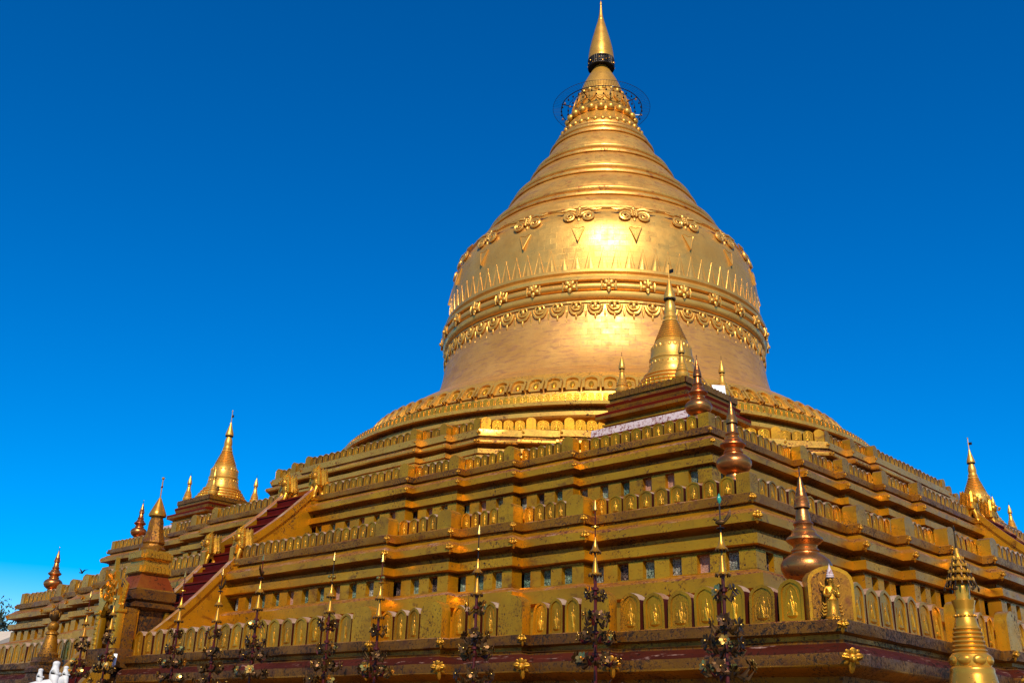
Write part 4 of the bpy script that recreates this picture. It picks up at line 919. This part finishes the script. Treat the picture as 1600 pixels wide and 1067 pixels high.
def pole(x, y, ztip, seed, label, s=1.0):
    q = random.Random(seed); r = empty('flower_pole', label, 'offering pole', (x, y, GZ), q.uniform(0, 6), PG)
    H = ztip-GZ
    m = MB(); D = H-1.2
    m.lathe([(.16, 0), (.16, .1), (.08, .16), (.05, .3)], 12, MASTRED); m.tube([(0, 0, .1), (0, 0, D)], [.034, .026], MASTRED, 8)
    for zz in (D-.25, D-.62, D-.95, D-1.3): m.lathe([(.036, zz-.03), (.058, zz-.02), (.058, zz+.02), (.036, zz+.03)], 10, MASTRED)
    m.build('mast', r)
    m = MB()
    m.lathe([(.04, D-.03), (.105, D-.02), (.11, D+.01), (.06, D+.02), (.055, D+.05), (.04, D+.14), (.015, D+.30)], 14, BRASS)
    for i in range(12): m.sphere((0, 0, 0), .016, LEAFMET, 5, 4, (1, 1, 1.6), RZ(i*math.pi/6) @ T(0, -.108, D-.03))
    m.tube([(0, 0, D+.28), (0, 0, D+.36)], .012, IRON, 5)
    k = D+.32+q.uniform(-.02, .05)
    m.lathe([(.09, k), (.095, k+.02), (.06, k+.05), (.045, k+.10), (.028, k+.16), (.012, k+.26)], 14, BRASS)
    for i in range(10): m.sphere((0, 0, 0), .014, LEAFMET, 5, 4, (1, 1, 1.6), RZ(i*math.pi/5) @ T(0, -.092, k-.01))
    m.build('umbrella', r)
    m = MB(); m.tube([(0, 0, k+.24), (0, 0, H-.12)], .011, MASTRED if seed % 2 else IRON, 5)
    if seed == 0: m.lathe([(.012, H-.14), (.03, H-.10), (.034, H-.07), (.025, H-.03), (.004, H+.02)], 10, GLASSGREEN)
    else: m.lathe([(.012, H-.14), (.036, H-.12), (.03, H-.08), (.014, H+.0), (.003, H+.06)], 10, PETAL)
    m.build('finial', r)
    m = MB(); kb = k+.42
    if seed in (0, 5, 6):   # little bird
        m.sphere((0, 0, kb), .05, LEAFMET, 8, 6, (.7, 1.6, .9)); m.sphere((0, -.08, kb+.05), .026, LEAFMET, 7, 5); m.tube([(0, -.1, kb+.05), (0, -.13, kb+.045)], [.01, .002], LEAFMET, 4)
        m.tube([(0, .06, kb), (.0, .14, kb+.10), (0, .16, kb+.2)], [.025, .03, .004], LEAFMET, 5); m.lathe([(.07, kb-.1), (.05, kb-.08), (.01, kb-.07)], 10, IRON); m.tube([(0, 0, kb-.1), (0, 0, kb)], .01, IRON, 4)
        m.build('bird_vane', r)
    elif seed in (3, 4, 9):
        for a in (0, 2.1, 4.2): m.sphere((0, -.06, kb), .045, PETAL, 8, 5, (1, 1, .9), RZ(a))
        m.lathe([(.05, kb-.11), (.06, kb-.09), (.012, kb-.07)], 10, BRASS); m.build('bud_cluster', r)
    else:
        m.lathe([(.07, kb), (.065, kb+.02), (.012, kb+.03)], 10, BRASS); m.build('disc', r)
    # tiers
    fl = []
    for dz, rad, nf in ((.33, .16, 3), (.78, .21, 4), (1.06, .29, 6), (1.42, .36, 6), (1.78, .42, 7), (2.14, .46, 7)):
        dz += q.uniform(-.05, .05); zz = D-dz; a0 = q.uniform(0, 6); m = MB()
        m.lathe([(.036, zz-.05), (.06, zz-.045), (.065, zz-.02), (.04, zz)], 10, LEAFMET)
        for i in range(nf):
            a = a0+2*math.pi*i/nf+q.uniform(-.15, .15); rr = rad*q.uniform(.8, 1.08); zf = zz+.05+q.uniform(-.04, .05)
            c, s_ = math.cos(a), math.sin(a)
            m.tube([(.03*c, .03*s_, zz-.03), (rr*.6*c, rr*.6*s_, zz-.05), (rr*c, rr*s_, zf)], [.014, .012, .008], LEAFMET, 4)
            for t in (-.45, .45):
                c2, s2 = math.cos(a+t), math.sin(a+t)
                m.tube([(rr*.45*c2, rr*.45*s2, zz-.05), (rr*.85*c2, rr*.85*s2, zz-.08+q.uniform(-.03, .03)), (rr*1.12*c2, rr*1.12*s2, zz-.01+q.uniform(-.03, .06))], [.010, .034, .004], MASTRED if q.random() < .25 else LEAFMET, 4)
            if zf > 3.4-GZ: fl.append((rr*1.05*c, rr*1.05*s_, zf, a, q.uniform(.75, 1.05)*s))
        m.build('leaf_tier', r)
    for (fx, fy, fz, a, sc) in fl:
        o = bpy.data.objects.new('flower', FLM[0 if q.random() < .34 else 1]); COL.objects.link(o); o.parent = r; o.location = (fx, fy, fz)
        o.rotation_euler = Euler((q.uniform(-.5, .1), 0, a+math.pi/2+q.uniform(-.3, .3))); o.scale = (sc, sc, sc)
PY = -27.5
for i, (x, zt, lab) in enumerate([(23.9, 5.98, 'flower pole with a green glass tip and a bird vane, nearest the corner'), (21.35, 6.20, 'second flower pole left of the near corner, with bright white-gold blossoms'), (18.80, 6.02, 'third flower pole from the near corner, tall brass cone at its top'),
                                  (15.9, 5.79, 'fourth flower pole from the near corner, with a bud cluster near its tip'), (14.1, 6.0, 'fifth flower pole from the near corner, round buds under its thin tip'), (11.75, 6.18, 'sixth flower pole from the near corner, dark bird vane on its rod'),
                                  (9.85, 6.02, 'flower pole rising before the gilded side wall of the stairs'), (7.85, 6.14, 'flower pole just left of the lit stair balustrade'), (4.75, 6.05, 'flower pole just right of the shrine doorway'), (2.9, 5.95, 'flower pole just left of the shrine doorway')]):
    pole(x, PY+.15*math.sin(i*2.1), zt, i, lab)

# ------------------------------------------------------------------ white statue group on a post, bottom left
wsr = empty('white_statue_group', 'white plaster animal with two riders at the bottom left corner', 'statue', (13.8, -33.04, GZ), R_(69)); wsr.scale = (.78, .78, .80); wsr.location.z = GZ+.24
m = MB(); m.box(-.5, .5, -.22, .22, -.41, 1.95, WHITEP, bev=.03); m.box(-.56, .56, -.27, .27, 1.95, 2.05, WHITEP, bev=.02); m.build('pedestal', wsr)
J = [(-.30, 0, .50, .14), (-.12, 0, .46, .13), (.10, 0, .46, .13), (.26, 0, .52, .11), (.36, 0, .66, .075), (.46, 0, .70, .05), (-.34, .08, .24, .06), (-.34, .08, .03, .05), (-.34, -.08, .24, .06), (-.34, -.08, .03, .05), (.26, .08, .24, .05), (.26, .08, .03, .045), (.26, -.08, .24, .05), (.26, -.08, .03, .045), (-.44, 0, .46, .04), (-.49, 0, .28, .04), (-.48, 0, .12, .03)]
J = [(a, b, c, d*1.55) for a, b, c, d in J]
skin('animal', J, [(0, 1), (1, 2), (2, 3), (3, 4), (4, 5), (0, 6), (6, 7), (0, 8), (8, 9), (3, 10), (10, 11), (3, 12), (12, 13), (0, 14), (14, 15), (15, 16)], WHITEP, wsr, (0, 0, 2.05))
def rider(x, z, s, lean):
    J = [(0, 0, .02, .09), (lean*.3, 0, .15, .08), (lean*.6, 0, .26, .085), (lean, 0, .34, .035), (lean, 0, .40, .055), (lean, 0, .46, .03), (lean*.6, .10, .26, .032), (lean*.6+.06, .12, .16, .026), (lean*.6+.15, .05, .18, .022), (lean*.6, -.10, .26, .032), (lean*.6+.06, -.12, .16, .026), (lean*.6+.15, -.05, .18, .022), (.06, .13, -.02, .05), (.08, .15, -.16, .035), (.06, -.13, -.02, .05), (.08, -.15, -.16, .035)]
    J = [(a*s, b*s, c*s, d*s*(1.9 if c > .3 else 1.6)) for a, b, c, d in J]
    skin('rider', J, [(0, 1), (1, 2), (2, 3), (3, 4), (4, 5), (2, 6), (6, 7), (7, 8), (2, 9), (9, 10), (10, 11), (0, 12), (12, 13), (0, 14), (14, 15)], WHITEP, wsr, (x, 0, z))
rider(.16, 2.66, .95, .03); rider(-.12, 2.64, .62, .02); rider(.40, 2.70, .66, .0)

# ------------------------------------------------------------------ far left: tree, house, bird
tr = empty('tree', 'dark leafy tree at the far left edge behind the terraces', 'tree', (-63.9, -6.6, GZ)); tr.scale = (1.2, 1.2, 1.22)
m = MB(); m.tube([(0, 0, 0), (.1, .1, 3), (.0, .2, 5.5), (.2, .1, 8)], [.35, .28, .2, .08], BARK, 8)
limbs = []
for i in range(9):
    a = i*2.4; z = 3.2+.5*i; L = 2.8-.12*i; p = Vector((math.cos(a)*L, math.sin(a)*L, z+1.4)); limbs.append(p); m.tube([(.05, .1, z), tuple(p*.5+Vector((0, 0, z*.5))), tuple(p)], [.12, .08, .03], BARK, 5)
m.build('trunk', tr)
q = random.Random(5); m = MB()
for p in limbs+[Vector((0, 0, 9)), Vector((.5, .4, 8.2)), Vector((2.6, 1.0, 7.0)), Vector((3.2, .4, 5.4)), Vector((2.8, -.6, 8.2))]:
    for i in range(260):
        d = Vector((q.gauss(0, 1), q.gauss(0, 1), q.gauss(0, .8))); d = d.normalized()*(q.random()**.5)*1.35; c = p+d
        s_ = q.uniform(.09, .18); e = Euler((q.uniform(0, 6), q.uniform(0, 6), q.uniform(0, 6))).to_matrix()
        m.add([c+e @ Vector(v)*s_ for v in ((-1, 0, 0), (0, -.45, .1), (1, 0, 0), (0, .45, .1))], [(0, 1, 2, 3)], LEAF)
m.build('crown', tr, smooth=0)
ho = empty('house', 'cream walled house far off at the left edge below the tree', 'house', (-60.0, -6.5, GZ), R_(20))
m = MB(); m.box(-3.2, 3.2, -2.5, 2.5, 0, 7.6, CREAM); m.build('wall', ho, smooth=0)
m = MB(); m.add([(-3.6, -2.9, 7.6), (3.6, -2.9, 7.6), (3.6, 2.9, 7.6), (-3.6, 2.9, 7.6), (-3.6, 0, 8.9), (3.6, 0, 8.9)], [(0, 1, 5, 4), (2, 3, 4, 5), (1, 2, 5), (3, 0, 4), (3, 2, 1, 0)], CREAM); m.build('roof', ho, smooth=0)
for i in range(3):
    m = MB(); m.box(-2.4+1.9*i, -1.4+1.9*i, -2.56, -2.48, 3.6, 5.2, BOARD); m.build('window', ho, smooth=0)
m = MB()
for s in (-1, 1): m.add([(0, -.08, 0), (s*.20, -.05, .26), (s*.5, .10, .34), (s*.18, .10, .22), (0, .12, 0)], [(0, 1, 3, 4), (1, 2, 3)], BIRDM); m.add([(0, -.08, .015), (s*.20, -.05, .275), (s*.5, .10, .345), (s*.18, .10, .235), (0, .12, .015)], [(4, 3, 1, 0), (3, 2, 1)], BIRDM)
m.sphere((0, 0, 0), .07, BIRDM, 8, 6, (.8, 2.2, .8)); m.sphere((0, -.22, .02), .05, BIRDM, 7, 5)
bd_ = tag(m.build('bird', None, (-22.2, -16.7, 10.0), (.1, .15, R_(25))), 'tiny dark bird flying in the blue sky at left', 'bird')
bd_.scale = (.7, .7, .7)
